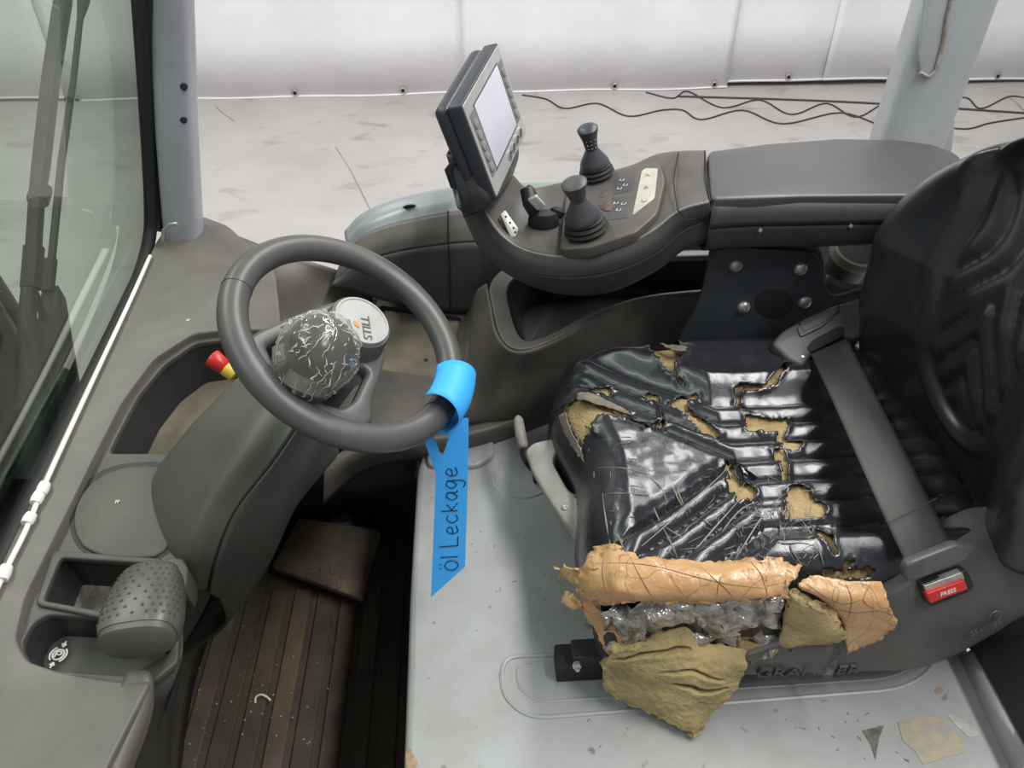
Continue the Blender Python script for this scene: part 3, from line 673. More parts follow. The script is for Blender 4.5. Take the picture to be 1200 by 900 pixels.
G = {'O': [[(0.42, 1.0), (0.1, 0.75), (0.08, 0.25), (0.42, 0), (0.75, 0.25), (0.75, 0.75), (0.42, 1.0)], [(0.22, 1.22), (0.2, 1.34)], [(0.52, 1.22), (0.5, 1.34)]],
     'l': [[(0.1, 1.3), (0.1, 0.0)]], 'L': [[(0.1, 1.35), (0.12, 0.02)], [(0.12, 0.02), (0.85, 0.0)]],
     'e': [[(0.08, 0.42), (0.5, 0.45), (0.62, 0.7), (0.35, 0.88), (0.08, 0.5), (0.25, 0.02), (0.72, 0.15)]],
     'c': [[(0.65, 0.75), (0.35, 0.88), (0.06, 0.45), (0.3, 0.02), (0.68, 0.15)]],
     'k': [[(0.1, 1.3), (0.1, 0)], [(0.6, 0.85), (0.12, 0.42)], [(0.2, 0.45), (0.7, 0.0)]],
     'a': [[(0.6, 0.78), (0.3, 0.88), (0.06, 0.42), (0.28, 0.02), (0.55, 0.35), (0.62, 0.82)], [(0.62, 0.82), (0.62, 0.1), (0.78, 0.02)]],
     'g': [[(0.6, 0.78), (0.3, 0.88), (0.06, 0.45), (0.28, 0.08), (0.55, 0.4), (0.62, 0.82)], [(0.62, 0.82), (0.62, -0.35), (0.4, -0.62), (0.1, -0.45)]]}
o0 = V(TPL.px(537, 668)); o1 = V(TPL.px(536, 542)); td = (o1 - o0); tl = td.length; td.normalize(); hd = V((-td.y, td.x))
lines = []; pen = 0.0; U = tl / 8.3
for ch in 'Ol Leckage':
    adv = {'l': 0.4, ' ': 0.45, 'O': 1.0, 'L': 1.0}.get(ch, 0.88)
    for st in G.get(ch, []):
        lines.append([tuple(o0 + td * ((pen + x) * U) + hd * (y * U * (0.95 if ch in 'OlL' else 0.85))) for x, y in st])
    pen += adv
strokes('handwriting', TPL, lines, 0.0007, INK, tagt, off=0.0006)
# ================================================================== FOOTWELL
fw_ = box('footwell_floor', (-0.45, 0.8, 0.605), (0.9, 1.6, 0.02), VOID); tag(fw_, 'dark cab floor under the rubber mat', None, kind='structure')
fm = thing('rubber_mat', 'dirty ribbed dark rubber mat on the footwell floor', 'mat', (-0.4, 0.75, 0.617))
box('mat_base', (-0.388, 0.78, 0.621), (0.55, 1.02, 0.012), MAT_, fm, bevel=0.004)
xs = [-0.635 + 0.05 * i for i in range(11)]
for i, x in enumerate(xs):
    y1 = 1.06 if -0.45 < x < -0.25 else 1.2
    b = box('rib', (x, (0.29 + y1) / 2, 0.629), (0.036, y1 - 0.29, 0.008), MAT2 if i % 3 else MAT_, fm, bevel=0.003)
# accelerator pedal
pd = thing('accelerator_pedal', 'flat worn accelerator pedal plate at the end of the mat', 'pedal', (-0.35, 1.15, 0.63))
pp = [P(318, 664, 0.68), P(350, 608, 0.70), P(446, 622, 0.70), P(424, 702, 0.68)]
PPL = Plane(pp[0], pp[3] - pp[0], pp[1] - pp[0])
platew('pedal_plate', PPL, rp([(318, 664), (350, 606), (446, 620), (424, 702)], 5), [], 0.02, PEDAL, pd, bev=0.004, rnd=0)
for i in range(4):
    for j in range(2):
        x, y = PPL.px(366 + i * 12 - j * 4, 664 + i * 3.5 + j * 12)
        box('tread_stud', PPL.w(x, y, 0.0015), (0.011, 0.011, 0.003), PEDAL, pd, ax=(((PPL.x + PPL.y).normalized()), ((PPL.y - PPL.x).normalized()), PPL.n), bevel=0.001)
box('pedal_arm', pp[1] * 0.5 + pp[2] * 0.5 + V((0, 0.02, -0.03)), (0.05, 0.04, 0.06), BLACK, pd, bevel=0.006)
cl = tube('plastic_shaving', spline([P(*t) for t in ((299, 824, 0.637), (300, 817, 0.64), (306, 814, 0.643), (313, 817, 0.64), (317, 821, 0.637))], 16), 0.002, WHITEP, n=6)
tag(cl, 'small curled white plastic shaving on the rubber mat', 'scrap')
random.seed(21); crumbs = []
for i in range(70):
    a_, b_ = random.gauss(270, 55), random.gauss(830, 55)
    if not (215 < a_ < 440 and 700 < b_ < 898): continue
    an_ = random.uniform(0, 3.14); l_ = random.uniform(0.0015, 0.004)
    crumbs.append(boxv(P(a_, b_, 0.6345), (l_, l_ * 0.6, 0.0015), (V((math.cos(an_), math.sin(an_), 0)), V((-math.sin(an_), math.cos(an_), 0)), V((0, 0, 1)))))
cb = mesh('crumbs', *joinv(*crumbs), mat('crumb', (170, 158, 138), 0.8)); tag(cb, 'pale crumbs of dirt scattered over the rubber mat', 'dirt', kind='stuff')
# dark wall at the far side of the footwell
fwall = box('wall_footwell', (-0.38, 1.26, 0.82), (0.7, 0.05, 0.44), BLACK, bevel=0.01); tag(fwall, 'black wall at the far side of the footwell', None, kind='structure')

# ================================================================== HOOD UNDER THE SEAT
hood = thing('seat_hood', 'worn light grey steel hood carrying the seat', 'hood', (0.3, 0.75, 0.62))
HP = Plane((0, 0.5, 1.0), (1, 0, 0), (0, 1, 0))
ho = [HP.wp(*p) for p in ((470, 960), (473, 900), (480, 700), (489, 545), (500, 515), (545, 505), (575, 512), (600, 503), (655, 480))]
ho = [(p.x, p.y) for p in ho] + [(0.3, 1.2), (0.84, 1.2), (0.70, 0.56), (0.685, 0.2), (-0.098, 0.2)]
hq = [V((p[0], p[1], 1.0)) for p in rp(ho, 0.03)]; nh = len(hq)
mesh('top_panel', hq + [p - V((0, 0, 0.2)) for p in hq], [tuple(range(nh)), tuple(range(nh, 2 * nh))[::-1]] + gridfaces(2, nh, True), HOOD, hood, bevel=0.012, seg=3)
box('front_panel', (0.28, 0.68, 0.71), (0.74, 0.94, 0.18), BLACK, hood, bevel=0.01)
# pressed relief: ring, corner pad, long channel
x, y = HP.px(612, 560)
ring = [HP.w(x + 0.052 * math.cos(t * math.pi / 20), y + 0.05 * math.sin(t * math.pi / 20), -0.0015) for t in range(40)]
tube('pressed_ring', ring, 0.0035, HOOD, hood, n=8, closed=True)
platew('corner_pad', offs(HP, 0.012), rp([(500, 522), (545, 506), (578, 512), (580, 532), (560, 545), (500, 545)], 9), [], 0.016, HOOD, hood, bev=0.006, rnd=0)
ch_o = rp([(588, 770), (630, 768), (1010, 760), (1090, 755), (1095, 785), (1055, 808), (620, 842), (588, 815)], 26)
ch = [HP.w(*HP.px(*p), -0.001) for p in ch_o]
tube('pressed_channel', ch, 0.004, HOOD, hood, n=8, closed=True)
ch2 = [HP.w(*HP.px(*p), -0.001) for p in rp([(606, 775), (640, 778), (1010, 768), (1070, 764), (1072, 780), (1040, 795), (630, 823), (606, 805)], 20)]
tube('pressed_channel', ch2, 0.0025, HOOD, hood, n=8, closed=True)
# raised side flange and black side trim at right
mesh('side_flange', [P(1128, 770, 1.0), P(1142, 762, 1.03), P(1212, 890, 1.03), P(1190, 905, 1.0), P(1128, 770, 0.98), P(1190, 905, 0.98)],
     [(0, 1, 2, 3), (0, 3, 5, 4)], HOOD, hood, solid=0.006)
mesh('side_trim', [P(1142, 762, 1.032), P(1175, 735, 1.04), P(1260, 735, 1.08), P(1260, 905, 1.08), P(1214, 900, 1.032)], [(0, 1, 2, 3, 4)], BLACK, hood, solid=0.02, bevel=0.003)
tube('side_trim_screw', [P(1176, 762, 1.04), P(1176, 762, 1.046)], 0.003, STEEL, hood)
# remains of stickers
STK = mat('torn_sticker', (172, 158, 132), 0.7, (150, 148, 142), 60, lo=0.42, hi=0.62)
STK2 = mat('dark_scrape', (82, 78, 74), 0.6, (120, 116, 112), 60)
platew('sticker_rest', offs(HP, 0.001), [(1052, 846), (1080, 838), (1108, 840), (1112, 850), (1128, 868), (1132, 882), (1112, 886), (1082, 896), (1072, 880), (1058, 868)], [], 0.001, STK, hood, bev=0.0002, rnd=0)
platew('sticker_rest', offs(HP, 0.0008), [(1110, 838), (1128, 834), (1140, 850), (1150, 862), (1136, 864), (1122, 852)], [], 0.0008, mat('sticker_glue', (150, 146, 140), 0.5, (176, 176, 172), 50), hood, bev=0.0002, rnd=0)
platew('scrape_mark', offs(HP, 0.0008), [(1010, 856), (1036, 850), (1030, 866), (1026, 890), (1020, 872)], [], 0.0008, STK2, hood, bev=0.0002, rnd=0)
platew('rust_mark', offs(HP, 0.0008), [(1096, 806), (1103, 804), (1106, 810), (1100, 814), (1095, 811)], [], 0.0008, mat('rust_spot', (150, 130, 118), 0.7), hood, bev=0.0002, rnd=1)
platew('rust_mark', offs(HP, 0.0008), [(475, 880), (480, 876), (484, 884), (490, 892), (486, 905), (476, 905)], [], 0.0008, mat('bare_rust', (128, 98, 78), 0.7, (160, 140, 110), 60), hood, bev=0.0002, rnd=1)
random.seed(11); sc_parts = []
for i in range(46):
    cx_, cy_ = random.choice([(1000, 850), (960, 860), (700, 850), (1050, 890), (620, 690), (560, 640)]); cx_ += random.gauss(0, 28); cy_ += random.gauss(0, 16)
    if cx_ > 1120 or cy_ > 895: continue
    a_, b_ = HP.px(cx_, cy_); l_ = random.uniform(0.002, 0.008)
    sc_parts.append(boxv(HP.w(a_, b_, 0.0006), (l_, 0.001, 0.0006), (V((math.cos(i), math.sin(i), 0)), V((-math.sin(i), math.cos(i), 0)), V((0, 0, 1)))))
s_ = mesh('scratches', *joinv(*sc_parts), mat('scratch', (112, 109, 106), 0.6), hood); s_['kind'] = 'stuff'

# ================================================================== RIGHT-HAND SIDE TRIM
st = thing('side_trim_console', 'dark plastic side trim with shelf and deep bin along the far cab side', 'side trim', (0.1, 1.3, 0.9))
# outer body-coloured fender edge and plastic band and dark wall
fx = [405, 425, 460, 500, 545, 620, 760, 1100]
ftop = [282, 262, 247, 237, 230, 226, 222, 222]
fmid = [292, 274, 262, 254, 247, 242, 238, 238]
top_ = [PY(a, b, 1.47) for a, b in zip(fx, ftop)]
mid_ = [PY(a, b, 1.44) for a, b in zip([x + 6 for x in fx], fmid)]
out_ = [V((p.x - 0.01, 1.53, p.z - 0.03)) for p in top_]; out2 = [V((p.x - 0.01, 1.55, 0.5)) for p in top_]
fend = thing('fender_panel', 'light blue-grey painted fender edge beyond the side trim', 'fender', (0.1, 1.52, 0.5))
patch('panel', [out2, [a * 0.4 + b * 0.6 for a, b in zip(out2, out_)], out_, top_, mid_], 24, 40, FPAINT, fend, solid=0.004)
platew('paint_chip', Plane(PY(480, 243, 1.4705) , (1, 0, 0.06), (0, -0.5, 0.35)), [(471, 243), (480, 240), (489, 241), (484, 245), (475, 246)], [], 0.002, mat('bare_metal', (96, 84, 72), 0.7), fend, bev=0.0003, rnd=1)
cx3 = [392, 415, 445, 485, 530, 560, 620, 760, 1100]
cy3 = [330, 312, 300, 291, 285, 283, 280, 276, 276]
bx = [388, 412, 445, 485, 528, 560, 620, 760, 1100]
by = [334, 338, 350, 358, 364, 366, 366, 366, 366]
m9 = spline(mid_, 8); crease = [PY(a, b, 1.405) for a, b in zip(cx3, cy3)]
botw = [PY(a, b, 1.395) for a, b in zip(bx, by)]
band_rows = [m9, [a * 0.35 + b * 0.65 + V((0, 0, 0.006)) for a, b in zip(m9, crease)], crease]
patch('upper_band', band_rows, 10, 48, TRIM, st, solid=0.004)
patch('side_wall', [crease, [a * 0.5 + b * 0.5 + V((0, -0.004, 0)) for a, b in zip(crease, botw)], botw], 10, 48, TRIMD, st, solid=0.004)
tube('wall_seam', [PY(525, 247, 1.432), PY(525, 284, 1.398), PY(527, 325, 1.39), PY(527, 364, 1.388)], 0.0015, VOID, st, n=6)
# shelf with sunken tray
SH = Plane((0, 1.2, 1.1), (1, 0, 0), (0, 1, 0))
shole = rp([(446, 357), (541, 371), (536, 400), (528, 444), (442, 432), (440, 372)], 5)
platew('shelf', SH, rp([(395, 332), (440, 344), (575, 362), (575, 440), (530, 488), (430, 515), (330, 500), (330, 400), (385, 350)], 10), [shole], 0.012, TRIM, st, bev=0.003, rnd=0, hrnd=0)
platew('tray_floor', offs(SH, -0.013), [(430, 350), (552, 366), (540, 452), (430, 440)], [], 0.006, DUSTY, st, bev=0.001, rnd=0)
tw = [SH.wp(*p, 0.0) for p in shole]; n_ = len(tw)
mesh('tray_wall', [p + V((0, 0, -0.002)) for p in tw] + [p + V((0, 0, -0.015)) for p in tw], gridfaces(2, n_, True), BLACK, st)
lathe('drain_hole', [(0.0045, 0), (0.0045, 0.001), (0.001, 0.001)], offs(SH, -0.013).wp(499, 422), (0, 0, 1), VOID, st, n=14)
# bin: rim, outer skirt, hollow
BP = Plane((0.2, 1.2, 1.25), (1, 0, 0), (0, 1, 0))
rim_o = [(571, 333), (577, 360), (582, 386), (592, 404), (612, 411), (650, 398), (690, 375), (735, 352), (790, 343), (900, 338), (940, 335), (940, 292), (640, 292), (590, 312)]
rim_i = [(593, 341), (599, 368), (607, 393), (619, 401), (647, 390), (680, 372), (711, 358), (760, 344), (823, 338), (900, 333), (900, 300), (640, 300), (600, 325)]
platew('bin_rim', BP, rim_o, [rim_i], 0.014, TRIM, st, bev=0.004, rnd=2, hrnd=2)
q = [V(BP.px(*p)) for p in rim_i]; q = chaikin(q, 2); n_ = len(q); c_ = sum(q, V((0, 0))) / n_
ringb = lambda s, d: [BP.w(*(c_ + (a - c_) * s + V((0, (1 - s) * 0.35))), d) for a in q]
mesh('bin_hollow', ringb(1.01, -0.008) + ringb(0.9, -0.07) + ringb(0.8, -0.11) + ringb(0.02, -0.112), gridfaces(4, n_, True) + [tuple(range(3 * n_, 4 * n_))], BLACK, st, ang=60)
sk_top = [(571, 333), (577, 360), (582, 386), (594, 406), (614, 411), (650, 398), (690, 375), (735, 352), (790, 343), (860, 340), (960, 338)]
sk = [[P(a, b, 1.248) for a, b in sk_top],
      [P(*t) for t in ((562, 340, 1.20), (562, 372, 1.19), (562, 405, 1.185), (580, 432, 1.18), (618, 437, 1.18), (668, 420, 1.18), (715, 396, 1.18), (760, 378, 1.18), (810, 372, 1.18), (870, 370, 1.18), (960, 368, 1.18))],
      [P(*t) for t in ((554, 355, 1.13), (554, 392, 1.115), (552, 435, 1.105), (556, 468, 1.10), (600, 476, 1.10), (668, 455, 1.10), (720, 432, 1.10), (765, 415, 1.10), (810, 408, 1.1), (870, 405, 1.1), (960, 402, 1.1))],
      [P(*t) for t in ((548, 362, 1.098), (547, 400, 1.097), (540, 450, 1.085), (516, 496, 1.06), (580, 500, 1.03), (668, 482, 1.02), (725, 460, 1.02), (768, 440, 1.02), (815, 432, 1.02), (870, 430, 1.02), (960, 428, 1.02))]]
patch('bin_skirt', sk, 24, 60, TRIM, st, solid=0.004)
# lower sill strip
patch('lower_sill', pxrows([[(380, 545, 1.08), (440, 507, 1.075), (560, 497, 1.06), (660, 462, 1.06), (760, 440, 1.06)], [(380, 560, 1.06), (440, 528, 1.06), (560, 512, 1.045), (660, 476, 1.045), (760, 455, 1.045)], [(380, 590, 1.0), (440, 548, 0.99), (560, 530, 0.985), (660, 496, 0.985), (760, 470, 0.985)]]), 10, 40, TRIM, st, solid=0.004)
patch('front_skirt', pxrows([[(330, 480, 1.09), (380, 500, 1.085), (440, 508, 1.075), (480, 500, 1.07)], [(330, 520, 1.03), (380, 535, 1.02), (440, 540, 1.0), (490, 530, 1.0)], [(330, 560, 0.9), (380, 570, 0.88), (440, 575, 0.86), (490, 560, 0.86)]]), 10, 20, TRIMD, st, solid=0.004)
# pale bar in the gap under the armrest
br = box('pale_bar', PY(808, 300, 1.33), (0.085, 0.02, 0.014), mat('pale_bar_plastic', (128, 126, 124), 0.5), st, bevel=0.003)
# cup holder
chd = thing('cup_holder', 'grey round cup holder between bracket plate and backrest', 'cup holder', PY(1000, 320, 1.24))
cc = PY(1004, 294, 1.225); cax = V((0.05, -0.35, 1)).normalized()
lathe('cup_ring', [(0.040, -0.012), (0.046, -0.012), (0.047, 0.0), (0.044, 0.006), (0.038, 0.006), (0.036, -0.004)], cc, cax, mat('cup_ring_plastic', (150, 141, 132), 0.5), chd, n=40)
lathe('cup_wall', [(0.0385, 0.0), (0.034, -0.07), (0.002, -0.072)], cc, cax, BLACK, chd, n=40, solid=0.003)
patch('cup_base', [[cc + V((-0.06, -0.03, -0.03)), cc + V((-0.03, -0.055, -0.035)), cc + V((0.03, -0.06, -0.035)), cc + V((0.08, -0.05, -0.03))], [cc + V((-0.07, -0.05, -0.10)), cc + V((-0.03, -0.075, -0.105)), cc + V((0.03, -0.08, -0.1)), cc + V((0.09, -0.06, -0.1))]], 6, 16, TRIM, chd, solid=0.004)

# black bracket plate with four dome bolts
bk = thing('bracket_plate', 'black steel bracket plate with four silver dome bolts under armrest', 'bracket', PY(900, 395, 1.115))
KP = Plane((0.5, 1.115, 1.3), (1, 0, 0), (0, 0.0, 1))
bo = [(830, 309), (836, 296), (848, 290), (945, 294), (958, 300), (963, 312), (966, 330), (971, 344), (982, 348), (1012, 338), (1060, 330), (1060, 352), (980, 364), (940, 420), (790, 425), (796, 396), (808, 376), (822, 346)]
platew('plate', KP, bo, [], 0.007, BLACK2, bk, bev=0.0015, rnd=1)
platew('backing_plate', Plane((0.5, 1.13, 1.3), (1, 0, 0), (0, 0, 1)), [(832, 300), (838, 283), (852, 278), (945, 282), (962, 290), (968, 312), (968, 360), (826, 360)], [], 0.016, TRIM, bk, bev=0.004, rnd=1)
hx = [KP.px(907 + 22.5 * math.cos(t * math.pi / 16), 355 + 18 * math.sin(t * math.pi / 16)) for t in range(32)]
platew('dark_hole_disc', offs(KP, 0.0012), hx, [], 0.003, RUBBER, bk, bev=0.0008, rnd=0, px=False)  # dark disc on the plate stands in for the shade of an open hole
for a, b in ((862, 311), (938, 315), (871, 360), (943, 354)):
    lathe('bolt', [(0.0118, -0.001), (0.0122, 0.001), (0.0105, 0.005), (0.006, 0.0078), (0.001, 0.0085)], KP.wp(a, b, 0.0), (0, -1, 0), STEEL, bk, n=24)

# ================================================================== ARMREST AND LEVER CONSOLE
arm = thing('armrest', 'long dark grey padded armrest behind the joystick console', 'armrest', P(960, 230, 1.42))
AP = Plane((0.5, 1.15, 1.5), (1, 0, 0), (0, 1, 0))
ao = [(829, 177), (900, 168), (980, 162), (1050, 163), (1095, 169), (1124, 181), (1140, 205), (1130, 228), (1050, 228), (940, 229), (833, 233)]
platew('pad', AP, rp(ao, 7), [], 0.03, ARM, arm, bev=0.005, rnd=0)
# lighter chamfer along the near edge, dark body underneath
ne = [(833, 233), (880, 230), (940, 229), (1000, 228), (1060, 227), (1120, 226)]
r0 = [P(a, b, 1.4965) for a, b in ne]; r1 = [p + V((0, -0.014, -0.018)) for p in r0]; r2 = [p + V((0, -0.016, -0.042)) for p in r0]
patch('edge_band', [r0, r1, r2], 6, 20, CONS, arm, solid=0.003, ang=30)
ub = [p + V((0, -0.010, -0.042)) for p in r0]; ub2 = [p + V((0, 0.0, -0.085)) for p in r0]; ub3 = [p + V((0, 0.14, -0.09)) for p in r0]
patch('under_body', [ub, ub2, ub3], 8, 20, BLACK, arm, solid=0.004)
for a, b in ((891, 270), (997, 265)):
    lathe('screw', [(0.0035, 0), (0.003, 0.0015), (0.0005, 0.002)], PY(a, b, r2[0].y + 0.002), (0, -1, 0.2), STEEL, arm, n=12)

con = thing('joystick_console', 'grey joystick console with two joysticks ahead of armrest', 'console', P(690, 300, 1.33))
far = [(826, 177, 1.5), (795, 178, 1.49), (768, 183, 1.475), (738, 196, 1.455), (690, 208, 1.44), (650, 217, 1.432), (618, 221, 1.436), (601, 206, 1.462), (592, 200, 1.48)]
near = [(831, 236, 1.497), (797, 246, 1.485), (762, 272, 1.452), (715, 294, 1.425), (665, 301, 1.411), (618, 294, 1.41), (588, 275, 1.425), (566, 243, 1.462), (556, 226, 1.485)]
F_ = [P(*t) for t in far]; N_ = [P(*t) for t in near]
md = [a * 0.5 + b * 0.5 + V((0, 0, -0.004)) for a, b in zip(F_, N_)]
FB = [a + V((0, 0.012, -0.02)) for a in F_]; FB2 = [a + V((0, 0.0, -0.07)) for a in F_]
patch('top_shell', [FB2, FB, F_, md, N_], 40, 80, CONSD, con, solid=0.003)
bnd = [(833, 256, 1.462), (800, 268, 1.45), (766, 296, 1.418), (715, 317, 1.392), (662, 323, 1.378), (608, 315, 1.378), (572, 288, 1.397), (549, 248, 1.44), (538, 222, 1.475)]
und = [(832, 282, 1.42), (800, 292, 1.405), (768, 316, 1.37), (716, 340, 1.335), (660, 343, 1.325), (610, 328, 1.34), (568, 296, 1.375), (543, 248, 1.425), (531, 218, 1.468)]
B_ = [P(*t) for t in bnd]; U_ = [P(*t) for t in und]; U2 = [p + V((0, 0.10, -0.03)) for p in U_]; U3 = [p + V((0.0, 0.2, 0.0)) for p in U_]
patch('side_band', [N_, [a * 0.45 + b * 0.55 + V((0, -0.004, 0.003)) for a, b in zip(N_, B_)], B_], 14, 80, CONS, con, solid=0.003)
patch('underside', [B_, U_, U2, U3], 20, 80, TRIMD, con, solid=0.003)
tube('edge_line', spline(N_, 60), 0.0012, mat('worn_edge', (150, 146, 142), 0.4), con, n=6)
tube('joint_seam', [P(826, 177, 1.5), P(828, 205, 1.5), P(832, 236, 1.497), P(834, 257, 1.46), P(832, 283, 1.418)], 0.0016, VOID, con, n=6)
tube('joint_seam', [P(795, 179, 1.491), P(789, 212, 1.489), P(794, 246, 1.487), P(805, 258, 1.475), P(832, 254, 1.467)], 0.001, VOID, con, n=6)
# raised joystick panel following the top
zj = lambda px, py: 1.424 + (px - 660) * 0.00042
jp = [P(a, b, z) for a, b, z in ((660, 283, 1.424), (740, 283, 1.45), (672, 225, 1.437))]
JP = Plane(jp[0], jp[1] - jp[0], jp[2] - jp[0])
JP = offs(JP, 0.004)
platew('joystick_panel', JP, rp([(655, 292), (664, 222), (700, 205), (772, 188), (780, 210), (770, 250), (745, 272), (690, 290)], 6), [], 0.02, CONSD, con, bev=0.003, rnd=0)
platew('cream_plate', offs(JP, 0.0012), rp([(752, 200), (756, 197), (771, 197), (767, 232), (741, 252)], 2), [], 0.004, CREAM, con, bev=0.0006, rnd=0)
cpl = offs(JP, 0.0016)
for i, (a, b) in enumerate(((759, 206), (757, 220), (755, 235))):
    x, y = cpl.px(a, b); s = 0.0035
    strokes('plate_mark', cpl, [[[(x - s, y - s), (x - s, y + s), (x + s, y)], [(x - s, y + s), (x + s, y), (x - s, y - s)], [(x - s, y + s), (x - s, y - s), (x + s, y - s), (x + s, y + s)]][i]], 0.0006, GREYINK, con, n=4)
for pts in ([(722, 203), (746, 198), (742, 223), (718, 228)], [(717, 232), (739, 228), (735, 255), (712, 258)]):
    platew('label_field', offs(JP, 0.0006), pts, [], 0.003, CONS, con, bev=0.0004, rnd=0)
def fork_marks(pts):
    q = offs(JP, 0.0008)
    L_ = []
    for a, b in pts:
        x, y = q.px(a, b); s = 0.0032
        L_ += [[(x - s, y - s), (x + s, y - s)], [(x - s, y - s), (x - s, y + s)], [(x + s, y - s), (x + s, y + s)]]
    strokes('fork_symbols', q, L_, 0.0005, WHITEINK, con, n=4)
fork_marks([(729, 211), (733, 217), (726, 221), (722, 238), (725, 246), (731, 239)])
platew('dirt_patch', offs(JP, 0.0005), [(703, 225), (712, 219), (714, 225), (708, 231), (702, 231)], [], 0.002, mat('sticky_dirt', (60, 54, 48), 0.7, (90, 80, 70), 80), con, bev=0.0003, rnd=1)
platew('dirt_patch', offs(JP, 0.0012), [(699, 236), (716, 234), (722, 238), (718, 247), (706, 247)], [], 0.002, mat('sticky_dirt', (60, 54, 48), 0.7), con, bev=0.0003, rnd=1)
def joystick(bpx, bpy_, hpx, hpy, s, name_label, dots):
    b0 = JP.wp(bpx, bpy_, 0.0)
    base = b0 + JP.n * 0.004
    topP = None
    bel = lathe('joystick', [(0.0335 * s, 0), (0.036 * s, 0.003 * s), (0.0335 * s, 0.007 * s), (0.031 * s, 0.0075 * s), (0.034 * s, 0.011 * s), (0.031 * s, 0.015 * s), (0.0285 * s, 0.0155 * s), (0.031 * s, 0.019 * s), (0.028 * s, 0.022 * s), (0.02 * s, 0.023 * s)], base, JP.n, RUBBER, con, n=36, label=name_label)
    d = (PY(hpx, hpy, b0.y - 0.012) - base).normalized(); hl = (PY(hpx, hpy, b0.y - 0.012) - base).length
    lathe('collar_cone', [(0.022 * s, 0.022 * s), (0.028 * s, 0.024 * s), (0.029 * s, 0.028 * s), (0.0265 * s, 0.034 * s), (0.0135 * s, 0.056 * s), (0.0115 * s, 0.06 * s)], base, d, mat('collar_grey', (70, 71, 75), 0.38), bel, n=32)
    k = lathe('knob', [(0.0115 * s, 0.05 * s), (0.0122 * s, 0.058 * s), (0.0145 * s, hl * 0.75), (0.0195 * s, hl * 0.92), (0.0203 * s, hl * 0.97), (0.0175 * s, hl), (0.009 * s, hl * 1.025), (0.001, hl * 1.03)], base, d, CONS if not dots else BLACK2, bel, n=28)
    if dots:
        x1, y1, _ = frame(d); dd = []
        for i in range(4):
            for j in (-1, 0, 1):
                h = hl * (0.62 + 0.08 * i); r = (0.0135 + 0.001 * i) * s; an = V((0, -1, 0.2)); an = (an - d * an.dot(d)).normalized(); sd_ = d.cross(an)
                v = (an * math.cos(j * 0.55) + sd_ * math.sin(j * 0.55)); dd.append(lathev([(0.0009, 0), (0.0006, 0.0006)], base + d * h + v * r, v, 6))
        o = mesh('knob_dots', *joinv(*dd), WHITEINK, k); o['kind'] = 'stuff'
joystick(700, 207, 688, 149, 0.88, 'black joystick with dotted knob standing farther back', True)
joystick(688, 272, 672, 213, 1.0, 'grey-knobbed joystick standing nearer', False)
# rocker switch ahead of the joysticks
rk_b = P(637, 262, 1.418)
rk = mesh('rocker_switch', *joinv(*[lathev([(0.021, -0.004), (0.021, 0.01), (0.017, 0.02), (0.004, 0.024)], rk_b, (0, 0, 1), 20)]), RUBBER, con, ang=40)
rk.scale = (1.25, 0.8, 1)
tube('rocker_lobe', [rk_b + V((0.014, 0.006, 0.01)), rk_b + V((0.02, 0.008, 0.02)), rk_b + V((0.022, 0.01, 0.024))], [0.010, 0.011, 0.006], RUBBER, rk, n=12)
t0 = P(626, 240, 1.455); t1 = P(622, 222, 1.475)
tube('rocker_paddle', [rk_b + V((-0.012, 0.0, 0.012)), t0, t1, t1 + V((0.004, 0.006, 0.004))], [0.006, 0.012, 0.010, 0.004], BLACK, rk, n=12)
box('rocker_inlay', P(631, 238, 1.462), (0.024, 0.010, 0.014), SILVER, rk, ax=(V((0.5, 0.1, -0.75)).normalized(), V((0, 1, 0.1)).normalized(), V((0.8, 0, 0.55)).normalized()), bevel=0.002)
# switch plate with dots on the riser
sp4 = [P(588, 246, 1.452), P(598, 241, 1.452), P(606, 268, 1.428), P(594, 262, 1.43)]
SPp = Plane(P(597, 258, 1.437), P(608, 268, 1.424) - P(590, 249, 1.447), P(602, 252, 1.442) - P(592, 264, 1.43))
platew('switch_plate', offs(SPp, 0.006), rp([(586, 251), (592, 246), (608, 268), (604, 278), (598, 277)], 2), [], 0.01, SILVER, con, bev=0.001, rnd=0)
for a, b in ((592, 255), (597, 262), (601, 268), (603, 273)):
    lathe('switch_dot', [(0.002, 0), (0.0015, 0.0008)], SPp.wp(a, b, 0.0062), SPp.n, BLACK, con, n=10)

# ================================================================== DISPLAY UNIT
mc = V((0.048, 1.165, 1.598)); aa, bb_, rr = -0.352, 0.271, 0.178
mn = V((math.cos(bb_) * math.cos(aa), math.cos(bb_) * math.sin(aa), math.sin(bb_)))
mx_ = V((0, 0, 1)).cross(mn).normalized(); my = mn.cross(mx_); X2 = mx_ * math.cos(rr) + my * math.sin(rr)
MP = Plane(mc, X2, mn.cross(X2)); hw, hh = 0.1, 0.0765
dis = thing('display_unit', 'dark grey display terminal with silver bezel and blank white screen', 'display', P(585, 285, 1.42))
platew('front_shell', MP, rp([(-hw, -hh), (hw, -hh), (hw, hh), (-hw, hh)], 0.006), [], 0.022, BLACK2, dis, bev=0.002, rnd=0, px=False)
platew('rear_shell', offs(MP, -0.023), rp([(-hw * 0.98, -hh * 0.98), (hw * 0.98, -hh * 0.98), (hw * 0.98, hh * 0.98), (-hw * 0.98, hh * 0.98)], 0.012), [], 0.024, BLACK2, dis, bev=0.009, rnd=0, px=False)
bz = platew('silver_bezel', offs(MP, 0.001), rp([(-hw + 0.003, -hh + 0.003), (hw - 0.002, -hh + 0.003), (hw - 0.002, hh - 0.003), (-hw + 0.003, hh - 0.003)], 0.005), [], 0.004, SILVER, dis, bev=0.0006, rnd=0, px=False)
KEYP = mat('key_strip', (124, 123, 123), 0.45)
